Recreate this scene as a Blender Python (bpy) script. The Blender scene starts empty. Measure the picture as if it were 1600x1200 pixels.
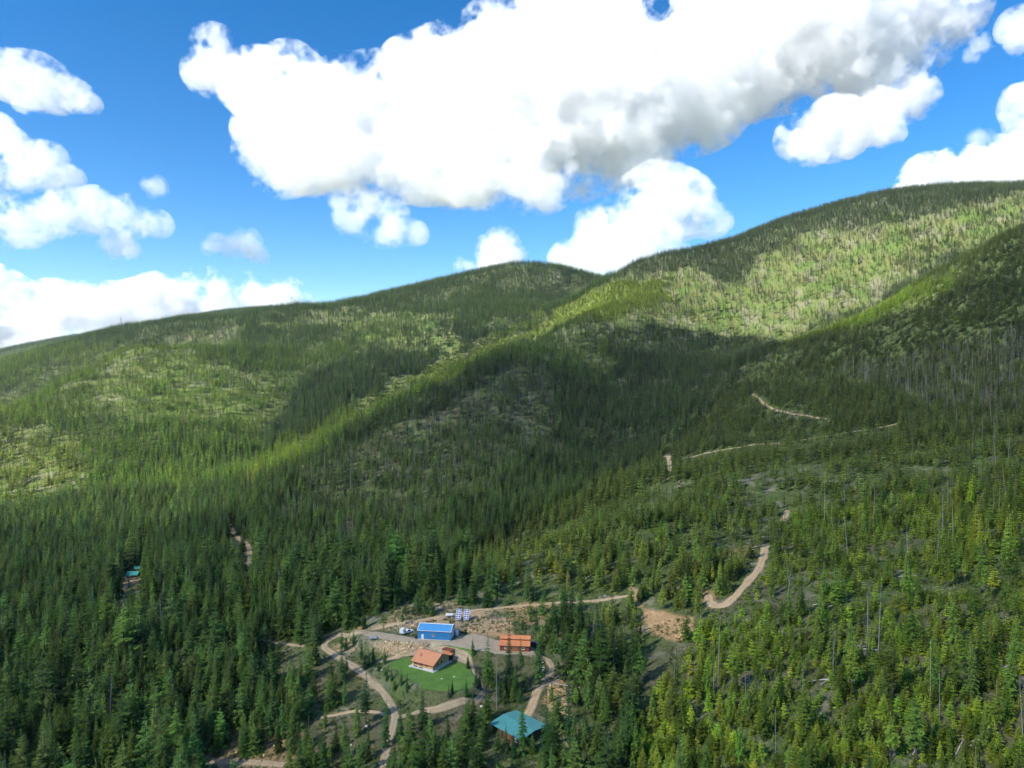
import bpy, bmesh, math, random, time
import numpy as np
from mathutils import Vector, Matrix
T0 = time.time()
sc = bpy.context.scene
col = sc.collection
# ------------------------------------------------------------------ camera
FPX, CZ, PITCH = 1109.0, 122.0, math.radians(1.8)      # focal length in photo pixels, flying height
cam = bpy.data.cameras.new('camera'); camo = bpy.data.objects.new('camera', cam); col.objects.link(camo)
camo.location = (0, 0, CZ); camo.rotation_euler = (math.radians(90) - PITCH, 0, 0)
cam.sensor_width = 36; cam.lens = 36 * FPX / 1600; cam.clip_start = 1; cam.clip_end = 60000
sc.camera = camo
# ------------------------------------------------------------------ sky and sun
SAZ = np.array([-.79, -.50]); SAZ = SAZ / np.linalg.norm(SAZ); SEL = math.radians(39)
world = bpy.data.worlds.new('World'); sc.world = world; world.use_nodes = True
wt = world.node_tree; bg = wt.nodes['Background']
sky = wt.nodes.new('ShaderNodeTexSky'); sky.sky_type = 'NISHITA'; sky.sun_disc = False
sky.sun_elevation = SEL; sky.sun_rotation = math.atan2(SAZ[0], SAZ[1])
sky.altitude = 2200; sky.air_density = 1.0; sky.dust_density = 0.0; sky.ozone_density = 3.0
hsv = wt.nodes.new('ShaderNodeHueSaturation'); hsv.inputs['Saturation'].default_value = 1.34
wt.links.new(sky.outputs[0], hsv.inputs['Color']); wt.links.new(hsv.outputs[0], bg.inputs[0])
bg.inputs[1].default_value = 0.07
sun = bpy.data.lights.new('sun', 'SUN'); suno = bpy.data.objects.new('sun', sun); col.objects.link(suno)
sun.energy = 3.4; sun.angle = math.radians(.53); sun.color = (1, .955, .87)
SDIR = Vector((SAZ[0] * math.cos(SEL), SAZ[1] * math.cos(SEL), math.sin(SEL)))
suno.rotation_euler = SDIR.to_track_quat('Z', 'Y').to_euler()
sc.view_settings.view_transform = 'Standard'; sc.view_settings.look = 'None'
sc.view_settings.gamma = 1; sc.view_settings.use_curve_mapping = False
sc.view_settings.exposure = 1.65
cy = sc.cycles
cy.max_bounces = 10; cy.volume_bounces = 7; cy.diffuse_bounces = 2; cy.glossy_bounces = 2
cy.transmission_bounces = 2; cy.transparent_max_bounces = 16
cy.use_denoising = True; cy.use_adaptive_sampling = True; cy.adaptive_threshold = .028; cy.adaptive_min_samples = 16
try: cy.denoiser = 'OPENIMAGEDENOISE'
except Exception: pass

# ------------------------------------------------------------------ helpers
rng = np.random.default_rng(11); random.seed(11)
CP, SP = math.cos(PITCH), math.sin(PITCH)
def ray(px, py):
    a, b = (px - 800) / FPX, -(py - 600) / FPX
    return np.array([a, CP + b * SP, -SP + b * CP])
def pz(px, py, z):
    r = ray(px, py); k = (z - CZ) / r[2]
    return (r[0] * k, r[1] * k)
def py_of(px, py, Y):
    r = ray(px, py); k = Y / r[1]
    return (r[0] * k, Y, CZ + r[2] * k)
def proj(x, y, z):
    z = z - CZ
    f = y * CP - z * SP; u = y * SP + z * CP
    f = np.maximum(f, 1e-3)
    return 800 + FPX * x / f, 600 - FPX * u / f
def hash2(i, j, s):
    n = (i.astype(np.int64) * 374761393 + j.astype(np.int64) * 668265263 + s * 974711) & 0xffffffff
    n = ((n ^ (n >> 13)) * 1274126177) & 0xffffffff
    return ((n ^ (n >> 16)) & 0xffff) / 32767.5 - 1
def noise2(x, y, cell, s=0):
    x = np.asarray(x, float) / cell; y = np.asarray(y, float) / cell
    i = np.floor(x); j = np.floor(y); u = x - i; v = y - j
    u = u * u * (3 - 2 * u); v = v * v * (3 - 2 * v)
    a = hash2(i, j, s); b = hash2(i + 1, j, s); c = hash2(i, j + 1, s); d = hash2(i + 1, j + 1, s)
    return (a * (1 - u) + b * u) * (1 - v) + (c * (1 - u) + d * u) * v
def fbm(x, y, cell, s=0, n=4):
    r = 0; w = 1; t = 0
    for k in range(n):
        r = r + w * noise2(x, y, cell, s + k * 17); t += w; w *= .5; cell *= .5
    return r / t
def sdf(x, y, poly):
    """signed distance to a polygon, negative inside"""
    x = np.asarray(x, float); y = np.asarray(y, float)
    d = np.full(x.shape, 1e9); ins = np.zeros(x.shape, bool); n = len(poly)
    for k in range(n):
        ax, ay = poly[k]; bx, by = poly[(k + 1) % n]
        ex, ey = bx - ax, by - ay; l = ex * ex + ey * ey + 1e-9
        t = np.clip(((x - ax) * ex + (y - ay) * ey) / l, 0, 1)
        d = np.minimum(d, (x - ax - t * ex) ** 2 + (y - ay - t * ey) ** 2)
        c = ((ay <= y) & (by > y)) | ((by <= y) & (ay > y))
        with np.errstate(divide='ignore', invalid='ignore'):
            xi = ax + (y - ay) / (by - ay if by != ay else 1e-9) * ex
        ins ^= c & (x < xi)
    d = np.sqrt(d)
    return np.where(ins, -d, d)
def smooth(a, b, x):
    t = np.clip((x - a) / (b - a), 0, 1); return t * t * (3 - 2 * t)
def setk(o, label=None, cat=None, group=None, kind=None):
    if label: o['label'] = label
    if cat: o['category'] = cat
    if group: o['group'] = group
    if kind: o['kind'] = kind
    return o
def link(o, parent=None):
    col.objects.link(o)
    if parent is not None: o.parent = parent
    return o
def empty(name, loc, rz=0, **k):
    o = bpy.data.objects.new(name, None); o.location = loc; o.rotation_euler = (0, 0, rz); o.empty_display_size = .5
    return setk(link(o), **k)
def mesh_obj(name, verts, faces, mat, parent=None, smooth_=False):
    me = bpy.data.meshes.new(name); me.from_pydata([tuple(map(float, v)) for v in verts], [], faces); me.update()
    for m in (mat if isinstance(mat, (list, tuple)) else [mat]): me.materials.append(m)
    if smooth_: me.polygons.foreach_set('use_smooth', [True] * len(me.polygons))
    return link(bpy.data.objects.new(name, me), parent)
def fast_mesh(name, v, quads):
    me = bpy.data.meshes.new(name); n = quads.shape[1]
    me.vertices.add(len(v)); me.vertices.foreach_set('co', np.ascontiguousarray(v, np.float32).ravel())
    me.loops.add(quads.size); me.loops.foreach_set('vertex_index', np.ascontiguousarray(quads, np.int32).ravel())
    me.polygons.add(len(quads)); me.polygons.foreach_set('loop_start', np.arange(0, quads.size, n, dtype=np.int32))
    me.update(calc_edges=True); return me
class MB:
    """collects shapes of one part"""
    def __init__(s): s.v = []; s.f = []
    def poly(s, pts):
        n = len(s.v); s.v += [tuple(p) for p in pts]; s.f.append(tuple(range(n, n + len(pts))))
    def box(s, x0, x1, y0, y1, z0, z1):
        n = len(s.v)
        s.v += [(x, y, z) for z in (z0, z1) for x, y in ((x0, y0), (x1, y0), (x1, y1), (x0, y1))]
        s.f += [tuple(n + i for i in q) for q in ((3, 2, 1, 0), (4, 5, 6, 7), (0, 1, 5, 4), (1, 2, 6, 5), (2, 3, 7, 6), (3, 0, 4, 7))]
        return s
    def hexa(s, p):
        n = len(s.v); s.v += [tuple(q) for q in p]
        s.f += [tuple(n + i for i in q) for q in ((3, 2, 1, 0), (4, 5, 6, 7), (0, 1, 5, 4), (1, 2, 6, 5), (2, 3, 7, 6), (3, 0, 4, 7))]
        return s
    def prism(s, prof, x0, x1):
        """profile in (y, z) extruded along x"""
        n = len(s.v); m = len(prof)
        s.v += [(x0, a, b) for a, b in prof] + [(x1, a, b) for a, b in prof]
        s.f += [tuple(n + i for i in range(m))[::-1], tuple(n + m + i for i in range(m))]
        s.f += [(n + i, n + (i + 1) % m, n + m + (i + 1) % m, n + m + i) for i in range(m)]
        return s
    def tube(s, a, b, r0, r1=None, k=8, cap=True):
        r1 = r0 if r1 is None else r1
        a = Vector(a); b = Vector(b); d = (b - a).normalized()
        u = d.orthogonal().normalized(); w = d.cross(u); n = len(s.v)
        for p, r in ((a, r0), (b, r1)):
            for i in range(k):
                t = 2 * math.pi * i / k; s.v.append(tuple(p + (u * math.cos(t) + w * math.sin(t)) * r))
        s.f += [(n + i, n + (i + 1) % k, n + k + (i + 1) % k, n + k + i) for i in range(k)]
        if cap: s.f += [tuple(n + i for i in range(k))[::-1], tuple(n + k + i for i in range(k))]
        return s
    def build(s, name, mat, parent=None, sm=False): return mesh_obj(name, s.v, s.f, mat, parent, sm)
# ------------------------------------------------------------------ materials
def newmat(name):
    m = bpy.data.materials.new(name); m.use_nodes = True; t = m.node_tree; b = t.nodes['Principled BSDF']
    return m, t, b
def N(t, typ, **k):
    n = t.nodes.new(typ)
    for a, v in k.items():
        if a in n.inputs.keys() if hasattr(n.inputs, 'keys') else False: n.inputs[a].default_value = v
        else: setattr(n, a, v)
    return n
def noise_node(t, scale, detail=4, rough=.6, coord=None):
    n = t.nodes.new('ShaderNodeTexNoise'); n.inputs['Scale'].default_value = scale; n.inputs['Detail'].default_value = detail
    n.inputs['Roughness'].default_value = rough
    if coord is not None: t.links.new(coord, n.inputs['Vector'])
    return n
def ramp(t, fac, stops):
    r = t.nodes.new('ShaderNodeValToRGB'); e = r.color_ramp.elements
    while len(e) < len(stops): e.new(.5)
    for q, (p, c) in zip(e, stops): q.position = p; q.color = (*c, 1)
    t.links.new(fac, r.inputs[0]); return r
def mix(t, fac, a, b, typ='MIX'):
    m = t.nodes.new('ShaderNodeMix'); m.data_type = 'RGBA'; m.blend_type = typ
    for s, v in ((m.inputs[0], fac), (m.inputs[6], a), (m.inputs[7], b)):
        if isinstance(v, bpy.types.NodeSocket): t.links.new(v, s)
        elif isinstance(v, (int, float)): s.default_value = v
        else: s.default_value = (*v, 1)
    return m.outputs[2]
def bump(t, b, h, strength, dist):
    n = t.nodes.new('ShaderNodeBump'); n.inputs['Strength'].default_value = strength; n.inputs['Distance'].default_value = dist
    t.links.new(h, n.inputs['Height']); t.links.new(n.outputs[0], b.inputs['Normal'])
def simple(name, c, rough=.7, var=.25, scale=1.5, metal=0., spec=.3, bumpd=0):
    """one colour with weathering noise in object space"""
    m, t, b = newmat(name); tc = t.nodes.new('ShaderNodeTexCoord')
    n = noise_node(t, scale, 6, .65, tc.outputs['Object'])
    r = ramp(t, n.outputs[0], [(.25, tuple(x * (1 - var) for x in c)), (.75, tuple(min(1, x * (1 + var)) for x in c))])
    t.links.new(r.outputs[0], b.inputs['Base Color']); b.inputs['Roughness'].default_value = rough
    b.inputs['Metallic'].default_value = metal; b.inputs['Specular IOR Level'].default_value = spec
    if bumpd: bump(t, b, n.outputs[0], .6, bumpd)
    return m
def ribbed(name, c, axis, period, rough=.45, var=.12, streak=True):
    """painted sheet metal with standing ribs along one axis (object space)"""
    m, t, b = newmat(name); tc = t.nodes.new('ShaderNodeTexCoord')
    w = t.nodes.new('ShaderNodeTexWave'); w.bands_direction = axis; w.inputs['Scale'].default_value = 0.314 / period
    w.wave_profile = 'SIN'; w.inputs['Distortion'].default_value = 0; t.links.new(tc.outputs['Object'], w.inputs['Vector'])
    n = noise_node(t, .6, 5, .7, tc.outputs['Object'])
    r = ramp(t, n.outputs[0], [(.25, tuple(x * (1 - var) for x in c)), (.75, tuple(min(1, x * (1 + var)) for x in c))])
    rr = ramp(t, w.outputs[1], [(0, (.86, .86, .86)), (.25, (1, 1, 1))])
    t.links.new(mix(t, 1., r.outputs[0], rr.outputs[0], 'MULTIPLY'), b.inputs['Base Color'])
    b.inputs['Roughness'].default_value = rough; b.inputs['Specular IOR Level'].default_value = .4
    bump(t, b, w.outputs[1], .5, .04); return m
def planks(name, c, axis, period, var=.3):
    m, t, b = newmat(name); tc = t.nodes.new('ShaderNodeTexCoord')
    w = t.nodes.new('ShaderNodeTexWave'); w.bands_direction = axis; w.inputs['Scale'].default_value = 0.314 / period
    t.links.new(tc.outputs['Object'], w.inputs['Vector'])
    n = noise_node(t, 1.2, 6, .7, tc.outputs['Object'])
    r = ramp(t, n.outputs[0], [(.3, tuple(x * (1 - var) for x in c)), (.7, tuple(min(1, x * (1 + var)) for x in c))])
    rr = ramp(t, w.outputs[1], [(0, (.45, .45, .45)), (.14, (1, 1, 1))])
    t.links.new(mix(t, 1., r.outputs[0], rr.outputs[0], 'MULTIPLY'), b.inputs['Base Color'])
    b.inputs['Roughness'].default_value = .75; bump(t, b, w.outputs[1], .6, .03); return m
def foliage(name, c, trans=.32):
    m = bpy.data.materials.new(name); m.use_nodes = True; t = m.node_tree; t.nodes.clear()
    out = t.nodes.new('ShaderNodeOutputMaterial')
    at_ = t.nodes.new('ShaderNodeAttribute'); at_.attribute_type = 'INSTANCER'; at_.attribute_name = 'tint'
    oi = t.nodes.new('ShaderNodeObjectInfo')
    tc = t.nodes.new('ShaderNodeTexCoord')
    n = noise_node(t, 5.0, 3, .6, tc.outputs['Object'])
    v = ramp(t, n.outputs[0], [(.3, (.55, .6, .62)), (.7, (1.35, 1.3, 1.15))])
    v2 = ramp(t, oi.outputs['Random'], [(0, (.72, .78, .85)), (.5, (1, 1, 1)), (1, (1.3, 1.18, 1.0))])
    cc = mix(t, 1., at_.outputs['Color'], c, 'MULTIPLY')
    cc = mix(t, 1., cc, v.outputs[0], 'MULTIPLY'); cc = mix(t, 1., cc, v2.outputs[0], 'MULTIPLY')
    d = t.nodes.new('ShaderNodeBsdfDiffuse'); tr = t.nodes.new('ShaderNodeBsdfTranslucent')
    t.links.new(cc, d.inputs[0]); t.links.new(cc, tr.inputs[0])
    mx = t.nodes.new('ShaderNodeMixShader'); mx.inputs[0].default_value = trans
    t.links.new(d.outputs[0], mx.inputs[1]); t.links.new(tr.outputs[0], mx.inputs[2]); t.links.new(mx.outputs[0], out.inputs[0])
    return m
M = {}
M['needles'] = foliage('needles', (1, 1, 1))
M['bark'] = simple('bark', (.09, .075, .06), .9, .4, 6)
M['bark_grey'] = simple('bark_grey', (.27, .255, .235), .9, .3, 5)
M['dead_twig'] = simple('dead_twig', (.17, .16, .145), .9, .35, 5)
M['log'] = simple('log', (.42, .39, .35), .9, .3, 3)

# ------------------------------------------------------------------ terrain
CTRL = []     # (x, y, z)
def prof(px, pts):
    for p in pts:
        if p[0] is None: CTRL.append(((px - 800) / FPX * p[1], p[1], p[2]))
        else:
            q = py_of(px, p[0], p[1]); CTRL.append((q[0], q[1], q[2] - (p[2] if len(p) > 2 else 0)))
prof(-350, [(1200, 262), (1000, 400), (850, 690), (750, 1000), (680, 1300), (640, 1700, 10), (600, 2300, 10), (None, 2900, 20)])
prof(0, [(1200, 256), (1000, 375), (900, 530), (830, 700), (785, 850), (700, 1050, 6), (645, 1220, 12), (None, 1420, -18), (600, 1720, 10), (563, 2150, 12), (None, 2700, 60), (548, 3600, 12), (None, 4600, 90)])
prof(200, [(1200, 248), (1000, 345), (900, 495), (835, 650), (785, 800), (700, 1000, 5), (620, 1250, 8), (560, 1450, 10), (538, 1570, 14), (None, 1780, 92), (522, 2030, 10), (508, 2330, 14), (None, 2950, 150), (508, 3900, 14), (None, 4900, 200)])
prof(100, [(700, 1030, 6), (640, 1200, 8), (592, 1390, 12), (None, 1600, 15), (562, 1900, 10), (538, 2250, 12)])
prof(300, [(690, 1040, 6), (620, 1280, 8), (560, 1480, 10), (534, 1600, 14), (None, 1800, 110), (507, 2080, 10), (493, 2260, 14)])
prof(500, [(830, 560, 10), (770, 720, 14), (682, 930, 14), (None, 1100, -22), (600, 1370, 30), (540, 1650, 26), (472, 2200, 14), (None, 2800, 200)])
prof(700, [(780, 680, 14), (660, 940, 14), (577, 1150, 15), (None, 1370, 45), (520, 1720, 10), (432, 2380, 14), (None, 3000, 300)])
prof(400, [(1200, 240), (1000, 330), (900, 440), (835, 570), (785, 700), (735, 810, 14), (None, 950, -30), (680, 1120, 8), (600, 1370, 10), (545, 1620, 10), (487, 2050, 14), (None, 2700, 160), (478, 4000, 14), (None, 5000, 300)])
prof(600, [(1200, 230), (1100, 262), (1045, 287), (1000, 306), (970, 318), (940, 343), (900, 394), (860, 470, 6), (830, 560, 12), (780, 700, 14), (700, 850, 12), (625, 1040, 14), (None, 1260, 12), (560, 1560, 10), (500, 1930, 12), (457, 2330, 14), (None, 3000, 250)])
prof(800, [(1200, 222), (1120, 249), (1060, 276), (1018, 294), (985, 311), (945, 333), (900, 360), (860, 398, 4), (838, 432, 10), (None, 530, -28), (780, 660, 14), (700, 850, 14), (600, 1060, 14), (533, 1260, 16), (None, 1500, 95), (480, 1900, 12), (408, 2420, 16), (None, 3100, 340)])
prof(885, [(540, 1300, 14), (500, 1420, 10), (None, 1650, 165), (470, 1950, 10), (414, 2430, 16)])
prof(945, [(520, 1350, 14), (470, 1550, 8), (440, 1800, 10), (428, 1930, 16), (None, 2150, 290), (432, 2450, 18), (None, 3000, 300)])
prof(1000, [(1200, 214), (1100, 250), (1000, 294), (900, 345), (800, 445, 4), (725, 610, 10), (None, 740, -22), (680, 960, 14), (600, 1160, 14), (520, 1360, 14), (470, 1560, 6), (430, 1850, 10), (402, 2020, 16), (None, 2700, 320)])
prof(1200, [(1200, 204), (1100, 232), (1000, 270), (900, 325), (800, 440, 3), (700, 700, 6), (620, 900, 8), (533, 1160, 12), (None, 1290, 112), (515, 1420, 10), (450, 1620, 5), (400, 1820, 8), (345, 2100, 16), (None, 2800, 440)])
prof(1400, [(1200, 195), (1100, 217), (1000, 250), (900, 305), (800, 400, 3), (660, 690, 6), (560, 900, 8), (455, 1110, 12), (None, 1300, 215), (430, 1500, 6), (350, 1770, 6), (292, 2060, 16), (None, 2800, 520)])
prof(1600, [(1200, 186), (1100, 205), (1000, 232), (880, 300), (800, 345, 3), (640, 640, 6), (500, 860, 8), (345, 1110, 14), (None, 1350, 310), (300, 1750, 10), (280, 1920, 16), (None, 2700, 560)])
prof(1950, [(1200, 178), (1000, 222), (800, 315), (620, 600, 6), (480, 840), (320, 1080, 10), (None, 1350, 380), (270, 1800, 10), (None, 2600, 560)])
for p in [(-200, 100, -22), (0, 100, -10), (200, 100, 14), (-300, -200, -30), (0, -200, -16), (300, -200, 20), (-900, 200, -40), (900, 150, 110), (0, -1500, 0), (-2500, 0, 0), (2500, 0, 400),
          (-4500, 4000, 90), (-3500, 6500, 100), (0, 6500, 200), (3500, 5500, 450), (4500, 3000, 500), (1500, 4500, 420), (-2600, 3500, 120), (-2400, 1800, -20)]: CTRL.append(p)
CA = np.array(CTRL, float); SC_ = 1000.0
def tps_phi(d2): return np.where(d2 > 0, .5 * d2 * np.log(d2 + 1e-12), 0)
_P = CA[:, :2] / SC_; _n = len(_P)
_K = tps_phi(((_P[:, None] - _P[None]) ** 2).sum(-1)) + np.eye(_n) * 2e-5
_L = np.zeros((_n + 3, _n + 3)); _L[:_n, :_n] = _K; _L[:_n, _n] = 1; _L[:_n, _n + 1:] = _P; _L[_n, :_n] = 1; _L[_n + 1:, :_n] = _P.T
_W = np.linalg.solve(_L, np.concatenate([CA[:, 2], np.zeros(3)]))
def H_base(x, y):
    x = np.atleast_1d(np.asarray(x, float)); y = np.atleast_1d(np.asarray(y, float)); sh = x.shape
    x = x.ravel() / SC_; y = y.ravel() / SC_; out = np.empty(len(x))
    for a in range(0, len(x), 20000):
        s = slice(a, a + 20000)
        out[s] = tps_phi((x[s, None] - _P[:, 0]) ** 2 + (y[s, None] - _P[:, 1]) ** 2) @ _W[:_n]
        out[s] += _W[_n] + _W[_n + 1] * x[s] + _W[_n + 2] * y[s]
    return out.reshape(sh)
YARD_Z, HOUSE_Z = 3.0, 0.0
yard_px = [(556, 984), (600, 988), (650, 997), (705, 1001), (716, 994), (742, 990), (776, 998), (834, 1009), (834, 1021), (790, 1022), (740, 1016), (700, 1009), (665, 1005), (640, 1004), (600, 999), (572, 994)]
YARD = [pz(a, b, YARD_Z) for a, b in yard_px]
lawn_px = [(606, 1032), (640, 1027), (668, 1024), (700, 1040), (716, 1034), (732, 1040), (744, 1056), (741, 1071), (722, 1080), (695, 1080), (664, 1076), (636, 1062), (612, 1046)]
LAWN = [pz(a, b, HOUSE_Z - .3) for a, b in lawn_px]
shed_pad = [pz(a, b, YARD_Z) for a, b in ((648, 1000), (706, 1004), (718, 990), (660, 986))]
barn_pad = [pz(a, b, 2.6) for a, b in ((776, 1020), (832, 1020), (832, 1000), (776, 1000))]
house_pad = [pz(a, b, HOUSE_Z) for a, b in ((640, 1040), (677, 1051), (712, 1030), (672, 1018))]
PADS = [(YARD, YARD_Z, 5), (LAWN, HOUSE_Z - .3, 6), (shed_pad, YARD_Z, 4), (barn_pad, 2.6, 4), (house_pad, HOUSE_Z - .15, 3)]
def H(x, y):
    x = np.atleast_1d(np.asarray(x, float)); y = np.atleast_1d(np.asarray(y, float))
    far = smooth(350, 1100, np.hypot(x, y))
    h = H_base(x, y) + (fbm(x, y, 260, 3) * 5 - np.abs(fbm(x, y, 190, 23, 3)) * 13 + 3) * far + fbm(x, y, 60, 5) * (1.2 + 3 * far) + fbm(x, y, 13, 9, 3) * .35
    near = (np.abs(x) < 160) & (y > 200) & (y < 380)
    if near.any():
        xs, ys, hs = x[near], y[near], h[near]
        for poly, z, wd in PADS:
            k = 1 - smooth(0, wd, sdf(xs, ys, poly)); hs = hs * (1 - k) + z * k
        h[near] = hs
    return h
def h1(x, y): return float(H(x, y)[0])
def at(px, py):
    """where the sight line of a photo pixel meets the ground"""
    r = ray(px, py); t = np.arange(150, 5000, 2.0)
    d = (CZ + r[2] * t) - H(r[0] * t, r[1] * t)
    i = np.argmax(d < 0)
    if d[i] >= 0:
        i = int(np.argmin(d)); return np.array([r[0] * t[i], r[1] * t[i], float(H(r[0] * t[i], r[1] * t[i])[0])])
    t = np.linspace(t[i] - 2, t[i], 12); d = (CZ + r[2] * t) - H(r[0] * t, r[1] * t); i = np.argmax(d < 0)
    return np.array([r[0] * t[i], r[1] * t[i], CZ + r[2] * t[i]])

def axis_steps(lo, a, b, hi, fine, grow=1.045, top=60):
    c = list(np.arange(a, b, fine)); s = fine; v = b
    while v < hi: c.append(v); s = min(s * grow, top); v += s
    s = fine; v = a - fine; L = []
    while v > lo: L.append(v); s = min(s * grow, top); v -= s
    return np.array(L[::-1] + c)
gx = axis_steps(-6500, -120, 80, 6500, 1.0, 1.03, 220); gy = axis_steps(-1500, 232, 350, 9000, 1.0, 1.022, 200)
GX, GY = np.meshgrid(gx, gy); GZ = H(GX, GY)
nx, ny = len(gx), len(gy)
ii = (np.arange(ny - 1)[:, None] * nx + np.arange(nx - 1)[None]).ravel()
me = fast_mesh('ground', np.stack([GX, GY, GZ], -1).reshape(-1, 3), np.stack([ii, ii + 1, ii + nx + 1, ii + nx], 1))
me.polygons.foreach_set('use_smooth', np.ones(len(me.polygons), bool))
print('terrain', nx, ny, time.time() - T0)

# image-space polygons mapping what grows where, plus the sunlit band along the spur
WARP = {}
def inpx(px, py, poly): return sdf(px, py, poly) < 0
def soft(px, py, poly, w): return 1 - smooth(-w, w, sdf(px, py, poly))
Z_YOUNG = [(1085, 1000), (1110, 960), (1195, 890), (1240, 800), (1700, 740), (1750, 1300), (960, 1300), (1000, 1120)]
Z_MID = [(690, 900), (860, 805), (1050, 700), (1230, 530), (1330, 485), (1700, 300), (1700, 740), (1240, 800), (1195, 890), (1110, 960), (1085, 1000), (950, 1010), (900, 940)]
Z_KNOB = [(140, 590), (230, 545), (290, 540), (360, 575), (430, 610), (390, 680), (280, 690), (150, 640)]
Z_LEFTOPEN = [(0, 680), (110, 670), (120, 760), (60, 800), (-80, 800), (-80, 680)]
Z_BOWL = [(960, 430), (1060, 415), (1130, 440), (1250, 370), (1600, 305), (1600, 345), (1330, 480), (1235, 525), (1000, 520), (930, 500)]
Z_STAND = [(640, 590), (740, 545), (860, 505), (960, 440), (1050, 430), (1050, 455), (980, 500), (880, 515), (760, 560), (680, 610)]
Z_LIT_CREST = [(380, 770), (540, 675), (640, 625), (860, 530), (850, 488), (640, 592), (400, 715)]
Z_TOPOPEN = [(400, 500), (560, 480), (720, 500), (700, 560), (600, 560), (520, 510)]
Z_DEADSPUR = [(430, 820), (500, 720), (760, 590), (860, 560), (860, 700), (720, 790), (600, 880), (480, 880)]
Z_GREY = [(1330, 570), (1600, 520), (1650, 660), (1480, 640), (1340, 600)]
Z_COMP = [(545, 985), (640, 935), (760, 930), (870, 945), (890, 1060), (880, 1130), (760, 1100), (600, 1100), (560, 1045)]

def ground_colour(x, y, z):
    px, py = proj(x, y, z); rx, ry = px, py
    fw = smooth(450, 1000, y); px = px + 34 * fw * fbm(x, y, 130, 61); py = py + 22 * fw * fbm(x, y, 90, 63)
    n1 = fbm(x, y, 90, 31); n2 = fbm(x, y, 22, 37); n3 = fbm(x, y, 7, 41, 3)
    litter = np.array([.125, .115, .07]); grass = np.array([.10, .15, .035]); straw = np.array([.165, .175, .065]); grey = np.array([.25, .225, .19])
    g = np.clip(.45 + .9 * n2 + .5 * n1, 0, 1)[..., None]
    c = litter * (1 - g) + np.array([.085, .13, .04]) * g
    k = np.clip(.5 * smooth(.1, .6, n3 + .4 * n2), 0, 1)[..., None]; c = c * (1 - k) + grey * k
    # open, grassy slopes
    w = np.maximum.reduce([soft(px, py, p, 22) for p in (Z_KNOB, Z_LEFTOPEN, Z_BOWL, Z_TOPOPEN)])
    w = np.maximum(w, .22 * (y > 1150))[..., None]
    q = smooth(-.3, .35, n2 + .6 * n3)[..., None]
    op = grass * 1.15 * (1 - q) + straw * q
    q2 = smooth(.2, .5, n3 + .5 * n1)[..., None]; op = op * (1 - q2) + np.array([.21, .205, .13]) * q2
    c = c * (1 - w) + op * w
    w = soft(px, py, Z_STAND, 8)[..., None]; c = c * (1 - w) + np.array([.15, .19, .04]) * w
    w = soft(px, py, Z_MID, 10)[..., None] * .75; q3 = q2 * (1 - .75 * smooth(560, 720, y))[..., None]; op2 = np.array([.10, .135, .045]) * (1 - q3) + np.array([.29, .26, .19]) * q3; c = c * (1 - w) + op2 * w
    # bare tan soil around the clearing
    SOIL = [([(556, 982), (610, 972), (660, 966), (716, 958), (760, 950), (850, 942), (870, 946), (800, 954), (760, 962), (735, 968), (716, 985), (660, 978), (610, 984)], .9),
            ([(716, 988), (735, 968), (762, 962), (800, 966), (800, 990), (772, 996), (745, 990)], .95),
            ([(800, 962), (850, 950), (882, 985), (876, 1000), (840, 975), (810, 972)], .5),
            ([(584, 1000), (640, 1003), (672, 1006), (668, 1014), (640, 1018), (600, 1022), (575, 1008)], .8),
            ([(858, 1060), (874, 1052), (884, 1070), (892, 1120), (908, 1150), (885, 1165), (866, 1120), (850, 1095)], .95),
            ([(520, 1010), (545, 1000), (560, 1015), (548, 1024), (528, 1020)], .9),
            ([(545, 1035), (570, 1045), (600, 1075), (585, 1085), (560, 1060)], .5),
            ([(1005, 950), (1040, 956), (1082, 966), (1084, 994), (1060, 1004), (1012, 985)], .95),
            ([(985, 915), (1000, 925), (1005, 950), (990, 945)], .8),
            ([(1085, 925), (1110, 920), (1125, 945), (1112, 952)], .8),
            ([(1060, 890), (1120, 860), (1185, 850), (1175, 870), (1110, 890)], .45),
            ([(620, 945), (700, 930), (740, 940), (700, 960), (640, 968), (600, 975)], .6),
            ([(196, 900), (216, 896), (218, 906), (196, 918), (184, 930), (180, 924)], .9),
            ([(0, 1160), (60, 1140), (140, 1150), (150, 1190), (60, 1200), (0, 1200)], .3),
            ([(330, 1140), (420, 1110), (480, 1120), (470, 1200), (330, 1200)], .4)]
    near = y < 700
    if near.any():
        xs, ys = rx[near], ry[near]; s = np.zeros(xs.shape)
        edge = n3[near] * 6
        for poly, a in SOIL: s = np.maximum(s, a * (1 - smooth(-2, 3, sdf(xs, ys, poly) + edge)))
        cn = c[near]; m = n3[near][..., None]; tan = np.array([.46, .29, .155]) * (1 + .25 * m); pale = np.array([.40, .33, .25])
        u = smooth(-.2, .4, n2[near] + .4 * n3[near])[..., None]; soil = tan * (1 - u * .6) + pale * u * .6
        c[near] = cn * (1 - s[..., None]) + soil * s[..., None]
    return np.clip(c, .01, .8)
gc = ground_colour(GX.ravel(), GY.ravel(), GZ.ravel())
ca = me.color_attributes.new('soil', 'FLOAT_COLOR', 'POINT'); ca.data.foreach_set('color', np.concatenate([gc, np.ones((len(gc), 1))], 1).astype(np.float32).ravel())
m, t, b = newmat('forest_floor'); M['floor'] = m
a_ = t.nodes.new('ShaderNodeAttribute'); a_.attribute_name = 'soil'; ge = t.nodes.new('ShaderNodeNewGeometry')
n1 = noise_node(t, .9, 6, .7, ge.outputs['Position']); n2 = noise_node(t, .12, 5, .65, ge.outputs['Position'])
r1 = ramp(t, n1.outputs[0], [(.3, (.55, .55, .55)), (.5, (1, 1, 1)), (.72, (1.55, 1.5, 1.4))])
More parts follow.
